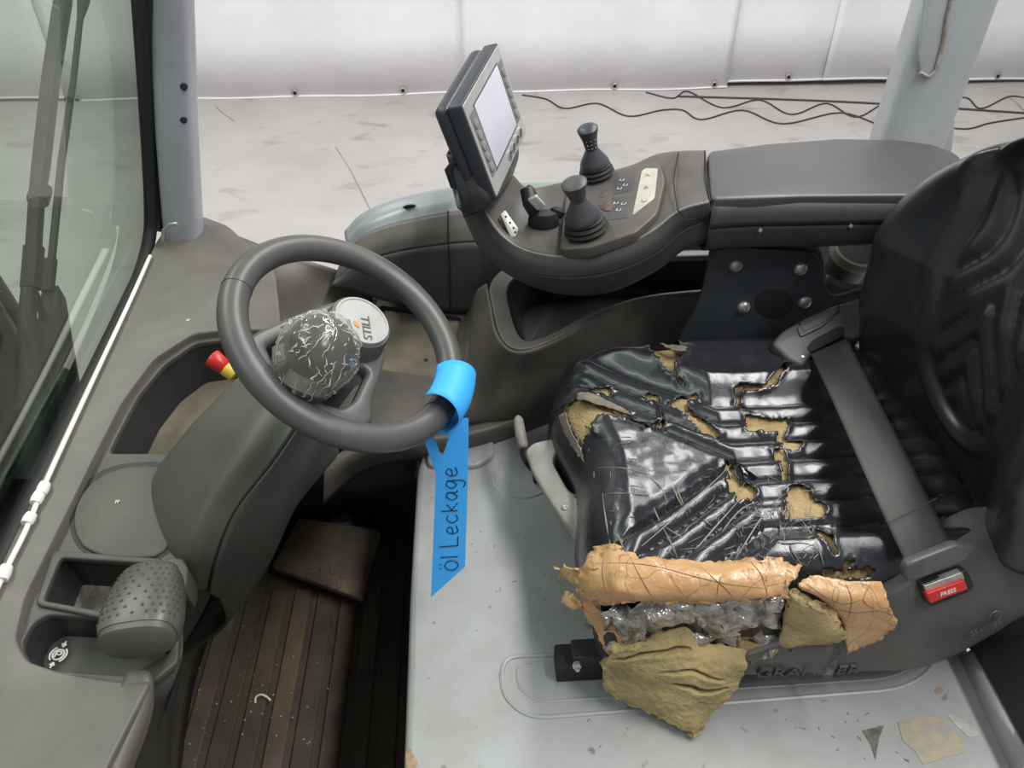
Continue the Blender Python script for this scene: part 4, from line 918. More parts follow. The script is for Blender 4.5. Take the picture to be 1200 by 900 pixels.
platew('key_strip', offs(MP, 0.0016), rp([(-hw + 0.012, -hh + 0.03), (-hw + 0.036, -hh + 0.03), (-hw + 0.036, hh - 0.022), (-hw + 0.012, hh - 0.022)], 0.003), [], 0.002, KEYP, dis, bev=0.0003, rnd=0, px=False)
platew('key_strip', offs(MP, 0.0016), rp([(hw - 0.030, -hh + 0.03), (hw - 0.008, -hh + 0.03), (hw - 0.008, hh - 0.022), (hw - 0.030, hh - 0.022)], 0.003), [], 0.002, KEYP, dis, bev=0.0003, rnd=0, px=False)
SCR = mat('screen', (214, 213, 224), 0.18, (206, 205, 218), 12)
platew('screen_frame', offs(MP, 0.0014), [(-hw + 0.034, -hh + 0.028), (hw - 0.03, -hh + 0.028), (hw - 0.03, hh - 0.018), (-hw + 0.034, hh - 0.018)], [], 0.002, mat('screen_frame', (96, 94, 98), 0.4), dis, bev=0.0003, rnd=0, px=False)
platew('screen', offs(MP, 0.002), [(-hw + 0.038, -hh + 0.032), (hw - 0.034, -hh + 0.032), (hw - 0.034, hh - 0.021), (-hw + 0.038, hh - 0.021)], [], 0.002, SCR, dis, bev=0.0003, rnd=0, px=False)
KEY = mat('key_cap', (140, 139, 139), 0.4)
for i in range(5):
    y = -hh + 0.043 + i * 0.0175
    lathe('key', [(0.0072, 0), (0.007, 0.0014), (0.0055, 0.002), (0.001, 0.0021)], MP.w(-hw + 0.022, y, 0.0015), MP.n, KEY, dis, n=20)
    lathe('key', [(0.0072, 0), (0.007, 0.0014), (0.0055, 0.002), (0.001, 0.0021)], MP.w(hw - 0.018, y, 0.0015), MP.n, KEY, dis, n=20)
for i in range(4):
    kq = lathe('round_key', [(0.0085, 0), (0.0083, 0.0014), (0.007, 0.002), (0.001, 0.0021)], MP.w(0.0 + i * 0.023, -hh + 0.016, 0.001), MP.n, SILVER, dis, n=20)
    lathe('key_ring', [(0.0062, 0), (0.0066, 0.0006), (0.007, 0)], MP.w(0.0 + i * 0.023, -hh + 0.016, 0.0031), MP.n, KEYP, kq, n=20)
tube('rear_handle', [MP.w(-hw * 0.98, -hh * 0.05, -0.042), MP.w(-hw * 1.0, -hh * 0.2, -0.056), MP.w(-hw * 0.99, -hh * 0.55, -0.058), MP.w(-hw * 0.95, -hh * 0.7, -0.046)], [0.004, 0.006, 0.006, 0.004], BLACK, dis, n=10)
# curved stem from the console up behind the display
stm = [[P(601, 207, 1.468), P(582, 236, 1.47), P(556, 250, 1.455), P(540, 247, 1.44)],
       [MP.w(0.055, -hh - 0.002, -0.004), MP.w(-0.03, -hh - 0.004, -0.002), MP.w(-hw * 0.95, -hh - 0.002, -0.006), MP.w(-hw * 1.0, -hh, -0.04)],
       [MP.w(0.05, -hh + 0.06, -0.03), MP.w(-0.03, -hh + 0.06, -0.03), MP.w(-hw * 0.85, -hh + 0.06, -0.03), MP.w(-hw * 0.92, -hh + 0.06, -0.05)]]
patch('stem_front', stm, 16, 24, CONS, dis, solid=0.003)
stb = [[P(540, 247, 1.44), P(534, 238, 1.43), P(528, 215, 1.41) + V((0, 0.08, 0)), P(560, 215, 1.42) + V((0, 0.1, 0))],
       [MP.w(-hw * 1.0, -hh, -0.04), MP.w(-hw * 0.98, -hh, -0.06), MP.w(-0.05, -hh, -0.075), MP.w(0.05, -hh, -0.07)],
       [MP.w(-hw * 0.92, -hh + 0.08, -0.045), MP.w(-hw * 0.9, -hh + 0.08, -0.055), MP.w(-0.05, -hh + 0.08, -0.055), MP.w(0.05, -hh + 0.08, -0.05)]]
patch('stem_back', stb, 16, 24, BLACK2, dis, solid=0.003)
tube('stem_seam', [P(566, 243, 1.462) , P(556, 250, 1.455), P(543, 254, 1.44)], 0.0012, VOID, dis, n=6)
# ================================================================== DRIVER'S SEAT
seat = thing('driver_seat', 'worn black driver seat with torn cushion patched with brown tape', 'seat', (0.4, 0.79, 1.0))
SX0, SX1, SY0, SY1 = 0.130, 0.70, 0.578, 1.092
SXC, SYC, HX, HY = (SX0 + SX1) / 2, (SY0 + SY1) / 2, (SX1 - SX0) / 2, (SY1 - SY0) / 2
ZT = 1.235; UA, KK, RW, RD = 0.372, 0.72, 0.041, 0.125; YM = 0.785
def feat(x, y):
    """upholstery relief: centre panel, fanned ribs, bolsters"""
    dv = abs(y - YM); m = max(0.0, UA - x) * KK; d = dv - m
    if x > UA: d = dv - 0.0
    if d < 0: return 0.007 * sstep(-d / 0.025)
    if d < RD: return -0.012 + 0.014 * abs(math.sin(math.pi * d / RW)) ** 0.6
    return -0.012 + 0.034 * sstep((d - RD) / 0.05)
def cushion_pt(p, q, foam=False):
    bl = 0.5
    X = p * (1 - bl + bl * math.sqrt(1 - q * q / 2)); Y = q * (1 - bl + bl * math.sqrt(1 - p * p / 2))
    nrm = 1 - bl + bl * math.sqrt(0.5); fx_ = 1.0; X /= (1 - (1 - nrm) * 0.55); Y /= (1 - (1 - nrm) * 0.55)
    x, y = SXC + X * HX, SYC + Y * HY
    x += 0.038 * math.exp(-((y - 0.80) / 0.10) ** 2) * sstep(1 - (x - SX0) / 0.14)
    t = max(0, (abs(p) - 0.74) / 0.26, (q - 0.74) / 0.26, (-q - 0.80) / 0.20)
    drop = 0.105 * (1 - math.sqrt(max(0, 1 - min(t, 1) ** 2.2)))
    z = ZT + feat(x, y) * (1 - 0.8 * t) - drop
    z += 0.010 * sstep((SX0 + 0.12 - x) / 0.1) * (1 - t)
    z += 0.003 * nz((x, y, 0), 10, 3) + 0.0008 * nz((x, y, 0), 50, 4)
    return x, y, z, t
from mathutils.bvhtree import BVHTree
_vs0 = [V(cushion_pt(2 * i / 120 - 1, 2 * j / 120 - 1)[:3]) for i in range(121) for j in range(121)]
_bv0 = BVHTree.FromPolygons(_vs0, gridfaces(121, 121))
def poly_xy(pts):
    """tear outline: photo pixels dropped onto the intact cushion"""
    out = []
    for a, b in pts:
        h = _bv0.ray_cast(CAM, ray(a, b).normalized())[0] or P(a, b, 1.238)
        out.append((h.x, h.y))
    return out
HOLES = [poly_xy(h) for h in (
    [(662, 478), (678, 466), (700, 470), (740, 486), (732, 490), (700, 488), (694, 494), (694, 508), (685, 510), (681, 532), (674, 508), (661, 488)],
    [(686, 454), (714, 455), (718, 461), (696, 462)],
    [(754, 394), (768, 385), (788, 394), (800, 410), (797, 422), (788, 425), (791, 436), (806, 456), (798, 452), (778, 430), (762, 410)],
    [(750, 466), (760, 460), (775, 468), (760, 470)],
    [(756, 498), (778, 491), (779, 500), (756, 503)],
    [(785, 474), (814, 461), (818, 466), (805, 473), (808, 482), (842, 508), (839, 515), (800, 484)],
    [(873, 485), (900, 493), (924, 493), (927, 498), (917, 511), (921, 517), (941, 517), (938, 528), (917, 528), (911, 507), (875, 505)],
    [(898, 452), (921, 423), (928, 426), (908, 451), (888, 458), (865, 457), (876, 482), (870, 481), (860, 455), (868, 450)],
    [(905, 528), (914, 526), (922, 538), (923, 562), (917, 562), (913, 540)],
    [(849, 562), (864, 560), (888, 575), (887, 584), (864, 588), (857, 578)],
    [(925, 568), (940, 568), (951, 577), (957, 586), (969, 596), (967, 607), (932, 610), (919, 607), (923, 584)],
    [(985, 660), (996, 655), (1004, 660), (990, 667)],
    [(962, 667), (986, 672), (1016, 665), (1030, 672), (1000, 681), (966, 679)],
    [(852, 540), (857, 546), (862, 560), (856, 560), (848, 546)],
    [(956, 620), (966, 624), (978, 636), (984, 650), (978, 652), (970, 640), (956, 628)])]
def inside(p, poly):
    r = False; j = len(poly) - 1
    for i in range(len(poly)):
        xi, yi = poly[i]; xj, yj = poly[j]
        if (yi > p[1]) != (yj > p[1]) and p[0] < (xj - xi) * (p[1] - yi) / (yj - yi + 1e-12) + xi: r = not r
        j = i
    return r
HBB = [(min(a for a, b in h) - 0.012, max(a for a, b in h) + 0.012, min(b for a, b in h) - 0.012, max(b for a, b in h) + 0.012) for h in HOLES]
def hole_d(x, y):
    """<0 inside a tear, else distance to the nearest tear"""
    best = 9
    for h, bb__ in zip(HOLES, HBB):
        if not (bb__[0] < x < bb__[1] and bb__[2] < y < bb__[3]): continue
        ins = inside((x, y), h); d = 9; p = V((x, y))
        for i in range(len(h)):
            a, b = V(h[i - 1]), V(h[i]); ab = b - a; t = max(0, min(1, (p - a).dot(ab) / max(ab.length_squared, 1e-9))); d = min(d, (p - a - ab * t).length)
        if ins: d = -d
        best = min(best, d)
    return best
NG = 210; vs, hd_ = [], []
for i in range(NG + 1):
    for j in range(NG + 1):
        x, y, z, t = cushion_pt(2 * i / NG - 1, 2 * j / NG - 1)
        hd = hole_d(x + 0.003 * nz((x, y, 0), 130, 5), y + 0.003 * nz((x, y, 0), 130, 6)) if t < 0.95 else 9
        hd_.append(hd)
        if -0.002 < hd < 0.007: z += 0.0035 * (1 - max(hd, 0) / 0.007) * (0.6 + nz((x, y, 0), 90, 7))
        vs.append(V((x, y, z)))
fs = [f for f in gridfaces(NG + 1, NG + 1) if sum(hd_[k] for k in f) / 4 > 0]
seat_vinyl = mesh('cushion_cover', vs, fs, VINYL, seat, recalc=False, solid=0.0016, soff=1, label='torn glossy black vinyl cushion cover', ang=60)
# lay foam a little lower
NF = 90; fvs = []
for i in range(NF + 1):
    for j in range(NF + 1):
        x, y, z, t = cushion_pt((2 * i / NF - 1) * 0.985, (2 * j / NF - 1) * 0.985)
        f0 = feat(x, y); fvs.append(V((x, y, z - 0.5 * max(0, f0 + 0.004) - 0.0045 + 0.003 * nz((x, y, 0), 60, 9))))
mesh('foam_core', fvs, gridfaces(NF + 1, NF + 1), FOAM, seat, recalc=False, label='exposed tan foam under the torn cover', ang=60)
CBVH = BVHTree.FromPolygons(vs, gridfaces(NG + 1, NG + 1))
def surf(px, py, dz=0.0):
    """point on the cushion seen at a photo pixel, lifted off the surface by dz"""
    d = ray(px, py).normalized(); h = CBVH.ray_cast(CAM, d)
    if h[0] is None: return P(px, py, ZT + dz)
    return h[0] - d * dz * 1.2
# grey backing fabric folded out of the front tear
def rag(name, rows, m, nu=16, nv=16, amp=0.004, fr=40, seed=1, edge=0.004, solid=0.0015, label=None, ang=60):
    def fn(v, a, b):
        e = min(a, 1 - a, b, 1 - b)
        k = V((nz(v, fr, seed), nz(v, fr, seed + 1), nz(v, fr, seed + 2))) * amp
        if e < 0.06: k += V((nz(v, 160, seed + 3), nz(v, 160, seed + 4), 0)) * edge
        return v + k
    return patch(name, rows, nu, nv, m, seat, fn=fn, solid=solid, ang=ang, label=label, soff=0)
rag('backing_fabric', [[surf(677, 460, 0.004), surf(690, 460, 0.006), surf(708, 468, 0.006), surf(738, 482, 0.004)], [surf(676, 468, 0.008), surf(690, 470, 0.011), surf(712, 477, 0.01), surf(742, 487, 0.005)]], FABRIC, amp=0.002)
rag('backing_fabric', [[surf(655, 488, 0.004), surf(664, 512, 0.005), surf(676, 530, 0.005), surf(684, 542, 0.0)], [surf(662, 484, 0.008), surf(671, 508, 0.01), surf(679, 524, 0.008), surf(683, 534, 0.004)]], FABRIC, amp=0.002)
rag('backing_fabric', [[surf(774, 402, 0.003), surf(786, 404, 0.004), surf(804, 406, 0.003)], [surf(782, 406, 0.007), surf(792, 411, 0.007), surf(804, 411, 0.003)]], FABRIC, amp=0.002)
# loose vinyl curls standing up from the tears
for i, (a, b, c, d) in enumerate(((768, 470, 772, 502), (735, 487, 760, 500), (862, 540, 884, 565), (688, 500, 696, 512))):
    rag('vinyl_curl', [[surf(a, b, 0.002), surf((a + c) / 2, (b + d) / 2 - 2, 0.004), surf(c, d, 0.002)], [surf(a + 6, b + 4, 0.010), surf((a + c) / 2 + 5, (b + d) / 2, 0.012), surf(c + 3, d - 4, 0.006)]], VINYL, nu=8, nv=10, amp=0.003, seed=20 + i)
# clear packing tape creases over the near half
random.seed(3); cre = []
def crease_line(pts, wdt):
    q = spline([surf(a, b, 0.0006) for a, b in pts], max(6, len(pts) * 5))
    n = len(q); cre.append(tubev(q, [wdt * (0.4 + 0.6 * math.sin(math.pi * i / (n - 1))) for i in range(n)], 5))
main = ([(856, 545), (835, 566), (806, 592), (780, 616), (752, 640)], [(868, 584), (845, 610), (822, 636), (805, 655)], [(902, 594), (890, 610), (876, 632), (862, 655)], [(905, 594), (914, 616), (926, 640), (940, 664)], [(888, 588), (870, 596), (850, 618), (836, 645)],
        [(706, 580), (722, 578), (745, 579), (760, 580)], [(706, 578), (710, 610), (716, 642)], [(785, 554), (790, 575), (806, 605)], [(783, 556), (795, 578), (805, 602)], [(760, 578), (768, 600), (778, 620)], [(715, 612), (740, 606), (742, 606)], [(715, 612), (725, 630), (732, 645)],
        [(700, 548), (725, 548), (745, 552), (760, 556)], [(762, 560), (775, 572), (782, 590)], [(940, 610), (950, 625), (960, 645), (965, 662)], [(955, 640), (940, 636), (915, 636), (900, 630)], [(780, 618), (796, 628), (812, 640)], [(778, 620), (788, 640), (794, 655)])
for l in main: crease_line(l, 0.0011)
for i in range(70):
    a, b = random.uniform(770, 955), random.uniform(560, 655)
    if b < 560 + (880 - a) * 0.55: continue
    an = random.uniform(0, 6.28); l = random.uniform(9, 24)
    crease_line([(a, b), (a + math.cos(an) * l * 0.5 + random.uniform(-2, 2), b + math.sin(an) * l * 0.4), (a + math.cos(an) * l, b + math.sin(an) * l * 0.8)], random.uniform(0.0003, 0.0007))
for i in range(40):
    a, b = random.uniform(690, 850), random.uniform(505, 600); an = random.uniform(-0.5, 0.5) + (1.4 if i % 3 == 0 else 0); l = random.uniform(5, 14)
    crease_line([(a, b), (a + math.cos(an) * l * 0.5, b + math.sin(an) * l * 0.4 + random.uniform(-2, 2)), (a + math.cos(an) * l, b + math.sin(an) * l * 0.8)], random.uniform(0.0003, 0.0006))
for i in range(85):
    a, b = random.uniform(862, 955), random.uniform(592, 660); an = random.uniform(0, 6.28); l = random.uniform(5, 15)
    crease_line([(a, b), (a + math.cos(an) * l * 0.5 + random.uniform(-2, 2), b + math.sin(an) * l * 0.4), (a + math.cos(an) * l, b + math.sin(an) * l * 0.8)], random.uniform(0.0003, 0.0008))
o = mesh('tape_creases', *joinv(*cre), mat('pale_crease', (128, 124, 116), 0.45), seat_vinyl); o['kind'] = 'stuff'
# brown tape over the near front edge
def tp(px, py, z): return P(px, py, z)
t1 = [[surf(697, 640, 0.006), surf(722, 640, 0.006), surf(757, 653, 0.006), surf(800, 655, 0.006), surf(845, 658, 0.006), surf(880, 655, 0.006), surf(906, 654, 0.006), surf(938, 664, 0.006)],
      [tp(684, 662, 1.200), tp(722, 668, 1.230), tp(760, 672, 1.240), tp(800, 675, 1.243), tp(845, 676, 1.243), tp(880, 676, 1.243), tp(906, 672, 1.243), tp(936, 676, 1.243)],
      [tp(674, 690, 1.175), tp(722, 692, 1.218), tp(760, 695, 1.225), tp(800, 697, 1.226), tp(845, 698, 1.227), tp(880, 697, 1.227), tp(906, 694, 1.228), tp(925, 690, 1.232)],
      [tp(690, 712, 1.15), tp(722, 708, 1.195), tp(760, 706, 1.205), tp(800, 706, 1.207), tp(845, 706, 1.208), tp(880, 704, 1.212), tp(906, 704, 1.212), tp(922, 702, 1.213)]]
tape1 = rag('brown_tape', t1, TAPE, 26, 60, amp=0.0022, fr=45, seed=31, edge=0.007, solid=0.001, label='brown packing tape across the near edge of the cushion')
t2 = [[tp(674, 688, 1.178), tp(684, 700, 1.17), tp(700, 712, 1.165)], [tp(690, 730, 1.13), tp(702, 735, 1.13), tp(722, 720, 1.16)], [tp(714, 770, 1.09), tp(722, 762, 1.10), tp(742, 735, 1.15)]]
rag('brown_tape', t2, TAPE, 16, 12, amp=0.005, fr=40, seed=37, solid=0.001, label='brown tape strip hanging over the front corner')
t2b = [[tp(682, 668, 1.19), tp(668, 664, 1.185), tp(652, 664, 1.18)], [tp(680, 690, 1.17), tp(668, 682, 1.165), tp(656, 670, 1.165)]]
rag('tape_tatter', t2b, TAPE, 10, 14, amp=0.006, fr=60, seed=39, edge=0.012, solid=0.001)
t2c = [[tp(664, 692, 1.15), tp(672, 696, 1.155), tp(684, 706, 1.16)], [tp(657, 706, 1.14), tp(668, 712, 1.145), tp(682, 714, 1.15)]]
rag('tape_tatter', t2c, TAPE, 8, 10, amp=0.004, fr=60, seed=43, solid=0.001)
t3 = [[tp(936, 682, 1.24), tp(955, 674, 1.245), tp(990, 680, 1.245), tp(1030, 682, 1.24), tp(1036, 690, 1.235)],
      [tp(938, 690, 1.235), tp(966, 696, 1.235), tp(995, 702, 1.232), tp(1022, 705, 1.228), tp(1042, 708, 1.222)],
      [tp(968, 706, 1.215), tp(985, 716, 1.21), tp(1003, 722, 1.205), tp(1028, 724, 1.20), tp(1052, 734, 1.19)],
      [tp(990, 736, 1.175), tp(993, 742, 1.17), tp(1002, 742, 1.17), tp(1018, 740, 1.172), tp(1040, 742, 1.17)],
      [tp(992, 768, 1.125), tp(995, 767, 1.125), tp(1005, 762, 1.13), tp(1016, 756, 1.14), tp(1030, 750, 1.15)]]
tape3 = rag('brown_tape', t3, TAPE, 26, 30, amp=0.002, fr=34, seed=51, edge=0.004, solid=0.001, label='brown tape patch at the rear near corner of the cushion')
# fold lines in the tape, drawn as thin dark brown threads
def bvh_of(o): return BVHTree.FromPolygons([v.co + o.location for v in o.data.vertices], [tuple(p.vertices) for p in o.data.polygons])
def fold_lines(o, lines, name='tape_folds', wdt=0.0004):
    bv = bvh_of(o); parts = []
    for l in lines:
        q = []
        for p in spline([V((a, b, 0)) for a, b in l], len(l) * 6):
            d = ray(p.x, p.y).normalized(); h = bv.ray_cast(CAM, d)
            if h[0] is not None: q.append(h[0] - d * 0.0009)
        if len(q) > 3: parts.append(tubev(q, [wdt * (0.3 + 0.9 * math.sin(math.pi * i / (len(q) - 1))) for i in range(len(q))], 5))
    f = mesh(name, *joinv(*parts), mat('fold_brown', (96, 78, 62), 0.5), o); f['kind'] = 'stuff'
fold_lines(tape1, [[(738, 652), (748, 672), (762, 696), (772, 708)], [(812, 655), (830, 672), (850, 690), (862, 704)], [(698, 660), (735, 660), (770, 664), (800, 672), (850, 684), (900, 690)], [(880, 658), (892, 674), (900, 700)], [(708, 648), (706, 672), (712, 700)], [(840, 700), (842, 684), (848, 672)]])
fold_lines(tape3, [[(945, 684), (968, 700), (990, 708), (1012, 702)], [(990, 682), (998, 704), (992, 730)], [(1020, 684), (1012, 704), (1028, 716)], [(975, 712), (1000, 718), (1030, 716), (1046, 722)]])
# crumpled clear film below the tape
t4 = [[tp(700, 715, 1.165), tp(745, 705, 1.20), tp(800, 703, 1.208), tp(850, 702, 1.21), tp(880, 700, 1.215), tp(920, 702, 1.215)],
      [tp(706, 735, 1.14), tp(748, 728, 1.17), tp(800, 725, 1.17), tp(850, 728, 1.17), tp(882, 726, 1.175), tp(918, 726, 1.175)],
      [tp(712, 752, 1.115), tp(748, 745, 1.13), tp(800, 740, 1.14), tp(850, 748, 1.13), tp(882, 754, 1.12), tp(916, 748, 1.135)],
      [tp(722, 762, 1.10), tp(752, 752, 1.12), tp(800, 750, 1.125), tp(850, 756, 1.12), tp(885, 768, 1.10), tp(912, 756, 1.125)]]
rag('crumpled_film', t4, FILM, 15, 46, amp=0.014, fr=48, seed=61, edge=0.008, solid=0.0008, ang=8, label='crumpled shiny tape film below the brown tape')
# foam lumps hanging out at the near side
t5 = [[tp(718, 766, 1.115), tp(745, 758, 1.125), tp(780, 742, 1.14), tp(805, 735, 1.15), tp(820, 752, 1.13), tp(850, 758, 1.125), tp(876, 765, 1.12)],
      [tp(708, 782, 1.085), tp(740, 782, 1.10), tp(780, 775, 1.115), tp(805, 772, 1.12), tp(825, 775, 1.115), tp(850, 780, 1.11), tp(874, 782, 1.105)],
      [tp(709, 800, 1.055), tp(740, 806, 1.065), tp(778, 802, 1.085), tp(805, 802, 1.09), tp(825, 804, 1.085), tp(848, 804, 1.08), tp(868, 802, 1.075)],
      [tp(722, 818, 1.03), tp(745, 824, 1.035), tp(776, 830, 1.045), tp(803, 834, 1.045), tp(822, 832, 1.045), tp(842, 822, 1.05), tp(860, 814, 1.055)],
      [tp(738, 824, 1.022), tp(758, 834, 1.02), tp(782, 846, 1.02), tp(805, 856, 1.018), tp(818, 857, 1.018), tp(834, 838, 1.03), tp(852, 822, 1.042)]]
def fold(v, a, b):
    e = min(a, 1 - a, b, 1 - b)
    k = V((nz(v, 30, 71), nz(v, 30, 72), nz(v, 30, 73))) * 0.004 + V((nz(v, 110, 71), nz(v, 110, 72), nz(v, 110, 73))) * 0.0012
    for a0, b0, b1, dep, wd, wob in ((0.17, 0.04, 0.55, 0.012, 0.016, 0.012), (0.38, 0.3, 0.85, 0.008, 0.013, 0.015), (0.53, 0.38, 0.9, 0.016, 0.015, 0.012)):
        if b0 < b < b1:
            am = a0 + wob * math.sin(b * 14 + a0 * 9) + 0.1 * (b - 0.5); f = math.sin(math.pi * (b - b0) / (b1 - b0)) ** 0.5
            k += V((0, dep * 0.9, -dep * 0.7)) * (f * math.exp(-((a - am) / wd) ** 2)) + V((0, -0.0015, 0.002)) * (f * math.exp(-((a - am - 0.045) / 0.03) ** 2))
    if e < 0.05: k += V((nz(v, 90, 74), nz(v, 90, 75), nz(v, 90, 76))) * 0.004
    return v + k
patch('foam_flap', t5, 90, 60, FOAM2, seat, fn=fold, solid=0.016, soff=-1, ang=70, label='thick yellowish torn foam flap hanging from the seat')
t6 = [[tp(926, 690, 1.225), tp(940, 700, 1.225), tp(958, 706, 1.22), tp(978, 722, 1.20)], [tp(922, 722, 1.185), tp(940, 725, 1.19), tp(962, 730, 1.185), tp(990, 740, 1.17)], [tp(912, 758, 1.12), tp(935, 750, 1.14), tp(955, 752, 1.14), tp(985, 752, 1.15)]]
rag('foam_flap', t6, FOAM2, 24, 24, amp=0.006, fr=34, seed=81, solid=0.012, label='smaller torn foam piece between the tape patches')
t7 = [[tp(862, 740, 1.14), tp(878, 752, 1.125), tp(912, 758, 1.12)], [tp(868, 760, 1.115), tp(890, 766, 1.105), tp(905, 766, 1.107)]]
rag('foam_flap', t7, FOAM, 12, 16, amp=0.004, fr=50, seed=85, solid=0.006, label='small light foam scrap under the film')
t8 = [[tp(880, 770, 1.10), tp(920, 762, 1.115), tp(955, 756, 1.125), tp(985, 755, 1.13)], [tp(878, 776, 1.09), tp(920, 778, 1.085), tp(950, 782, 1.08), tp(982, 768, 1.105)], [tp(892, 780, 1.08), tp(925, 786, 1.07), tp(955, 790, 1.065), tp(972, 796, 1.06)]]
rag('backing_fabric', t8, mat('old_vinyl_back', (92, 90, 88), 0.6, (108, 105, 100), 30), 14, 20, amp=0.004, fr=60, seed=91, edge=0.01, solid=0.002)
# seat pan, slide rails, side shell
mesh('seat_pan', *boxv((0.40, 0.80, 1.095), (0.50, 0.46, 0.10)), BLACK, seat, bevel=0.03, seg=4)
mesh('suspension_box', *boxv((0.40, 0.80, 1.04), (0.46, 0.38, 0.08)), VOID, seat, bevel=0.01)
rA, rB = P(652, 802, 1.0), P(970, 795, 1.0)
box('slide_rail', ((rA.x + rB.x) / 2, rA.y + 0.022, 1.018), (rB.x - rA.x, 0.04, 0.034), RUBBER, seat, bevel=0.003)
box('slide_rail', ((rA.x + rB.x) / 2, 1.0, 1.018), (rB.x - rA.x, 0.04, 0.034), RUBBER, seat, bevel=0.003)
bkx = P(690, 770, 1.05)
box('rail_bracket', bkx + V((0.005, 0.01, -0.008)), (0.055, 0.03, 0.03), BLACK, seat, bevel=0.002)
lathe('rail_bolt', [(0.006, 0), (0.006, 0.006), (0.003, 0.007), (0.003, 0.012), (0.0005, 0.012)], P(675, 774, 1.052) + V((0, -0.006, 0)), (0, -1, 0.3), STEEL, seat, n=6)
# near side shell
S = [[(850, 772, 1.10), (930, 745, 1.145), (1000, 712, 1.19), (1052, 690, 1.215), (1100, 660, 1.235), (1150, 634, 1.25), (1180, 628, 1.25), (1260, 624, 1.25)],
     [(850, 777, 1.095), (930, 755, 1.13), (1005, 732, 1.165), (1062, 718, 1.18), (1112, 700, 1.19), (1160, 675, 1.21), (1195, 665, 1.215), (1260, 655, 1.22)],
     [(852, 783, 1.075), (930, 775, 1.095), (1010, 762, 1.115), (1070, 752, 1.13), (1120, 738, 1.14), (1165, 718, 1.155), (1198, 705, 1.16), (1260, 690, 1.165)],
     [(856, 790, 1.05), (930, 789, 1.05), (1010, 787, 1.05), (1075, 783, 1.055), (1118, 768, 1.075), (1160, 745, 1.10), (1198, 722, 1.12), (1260, 700, 1.13)]]
SR = pxrows(S)
SR = [[p + V((0, 0.05, 0.0)) for p in SR[0]]] + SR + [[p + V((0, 0.05, -0.01)) for p in SR[3]]]
patch('side_shell', SR, 30, 50, HOUS, seat, solid=0.004)
def shellplane(a, b, c): o = PT(a); return Plane(o, PT(b) - o, PT(c) - o)
G1 = shellplane((880, 787, 1.062), (1010, 782, 1.062), (884, 776, 1.088))
text('shell_lettering', 'GRAMMER', offs(G1, 0.0), G1.px(945, 781), 0.030, mat('raised_letters', (72, 71, 71), 0.45), seat, ext=0.0025, off=0.006)
G2 = shellplane((1130, 738, 1.136), (1170, 722, 1.15), (1122, 718, 1.165))
text('small_lettering', 'GRAMMER', G2, G2.px(1152, 734), 0.0095, mat('raised_mark', (94, 92, 90), 0.4), seat, ext=0.001, off=0.004)
cxm = G2.wp(1163, 719, 0.005)
tube('emblem', [cxm + (G2.x * math.cos(t) + G2.y * math.sin(t)) * 0.008 for t in [R(-60 + i * 15) for i in range(16)]], 0.0012, mat('raised_mark', (94, 92, 90), 0.4), seat, n=6)
# buckle: bezel, slot, red button
BU = shellplane((1083, 694, 1.205), (1136, 676, 1.215), (1078, 676, 1.228))
bz_ = platew('buckle_bezel', offs(BU, 0.010), rp([(1080, 686), (1134, 668), (1143, 686), (1138, 694), (1092, 712), (1086, 706)], 4), [], 0.02, RUBBER, seat, bev=0.003, rnd=0)
rb = platew('release_button', offs(BU, 0.016), rp([(1086, 696), (1131, 680), (1135, 691), (1091, 708)], 2), [], 0.016, RED, seat, bev=0.002, rnd=0, label='red buckle release button')
tx = BU.px(1131, 680)[1] - BU.px(1086, 696)[1]; txx = BU.px(1131, 680)[0] - BU.px(1086, 696)[0]
text('button_lettering', 'PRESS', offs(BU, 0.016), offs(BU, 0.016).px(1111, 694), 0.0085, WHITEINK, rb, rot=math.atan2(tx, txx))
platew('latch_plate', offs(BU, 0.012), rp([(1083, 687), (1128, 671), (1131, 679), (1086, 695)], 1), [], 0.01, STEEL, seat, bev=0.001, rnd=0)
tongue = platew('belt_tongue', offs(BU, 0.024), rp([(1061, 668), (1066, 660), (1122, 638), (1134, 640), (1138, 650), (1132, 658), (1072, 682), (1062, 680)], 5), [], 0.014, mat('tongue_plastic', (76, 75, 75), 0.4, (90, 88, 86), 20), seat, bev=0.004, rnd=0)
# shell notch with bolt at far right, upright bracket
box('recliner_plate', P(1195, 618, 1.24), (0.06, 0.05, 0.03), VOID, seat, bevel=0.004)
lathe('recliner_bolt', [(0.008, 0), (0.008, 0.008), (0.004, 0.010), (0.001, 0.010)], P(1190, 642, 1.245), (0, -0.5, 1), STEEL, seat, n=6)
# belt webbing
wb = [[P(948, 410, 1.262), P(962, 404, 1.264), P(976, 398, 1.266), P(990, 391, 1.268)],
      [P(978, 475, 1.29), P(993, 469, 1.293), P(1008, 462, 1.296), P(1023, 456, 1.298)],
      [P(1014, 556, 1.298), P(1030, 549, 1.30), P(1047, 542, 1.302), P(1064, 535, 1.302)],
      [P(1042, 618, 1.275), P(1058, 610, 1.28), P(1076, 602, 1.282), P(1093, 592, 1.282)],
      [P(1064, 664, 1.25), P(1080, 659, 1.252), P(1098, 652, 1.253), P(1116, 644, 1.252)]]
patch('belt_webbing', wb, 40, 10, BELT, seat, solid=0.0014, label='dark grey seat belt strap across the seat')
tube('belt_stitching', spline([P(1042, 612, 1.283), P(1060, 603, 1.287), P(1080, 593, 1.289), P(1098, 584, 1.288)], 12), 0.0009, mat('thread', (66, 64, 62), 0.7), seat, n=5)
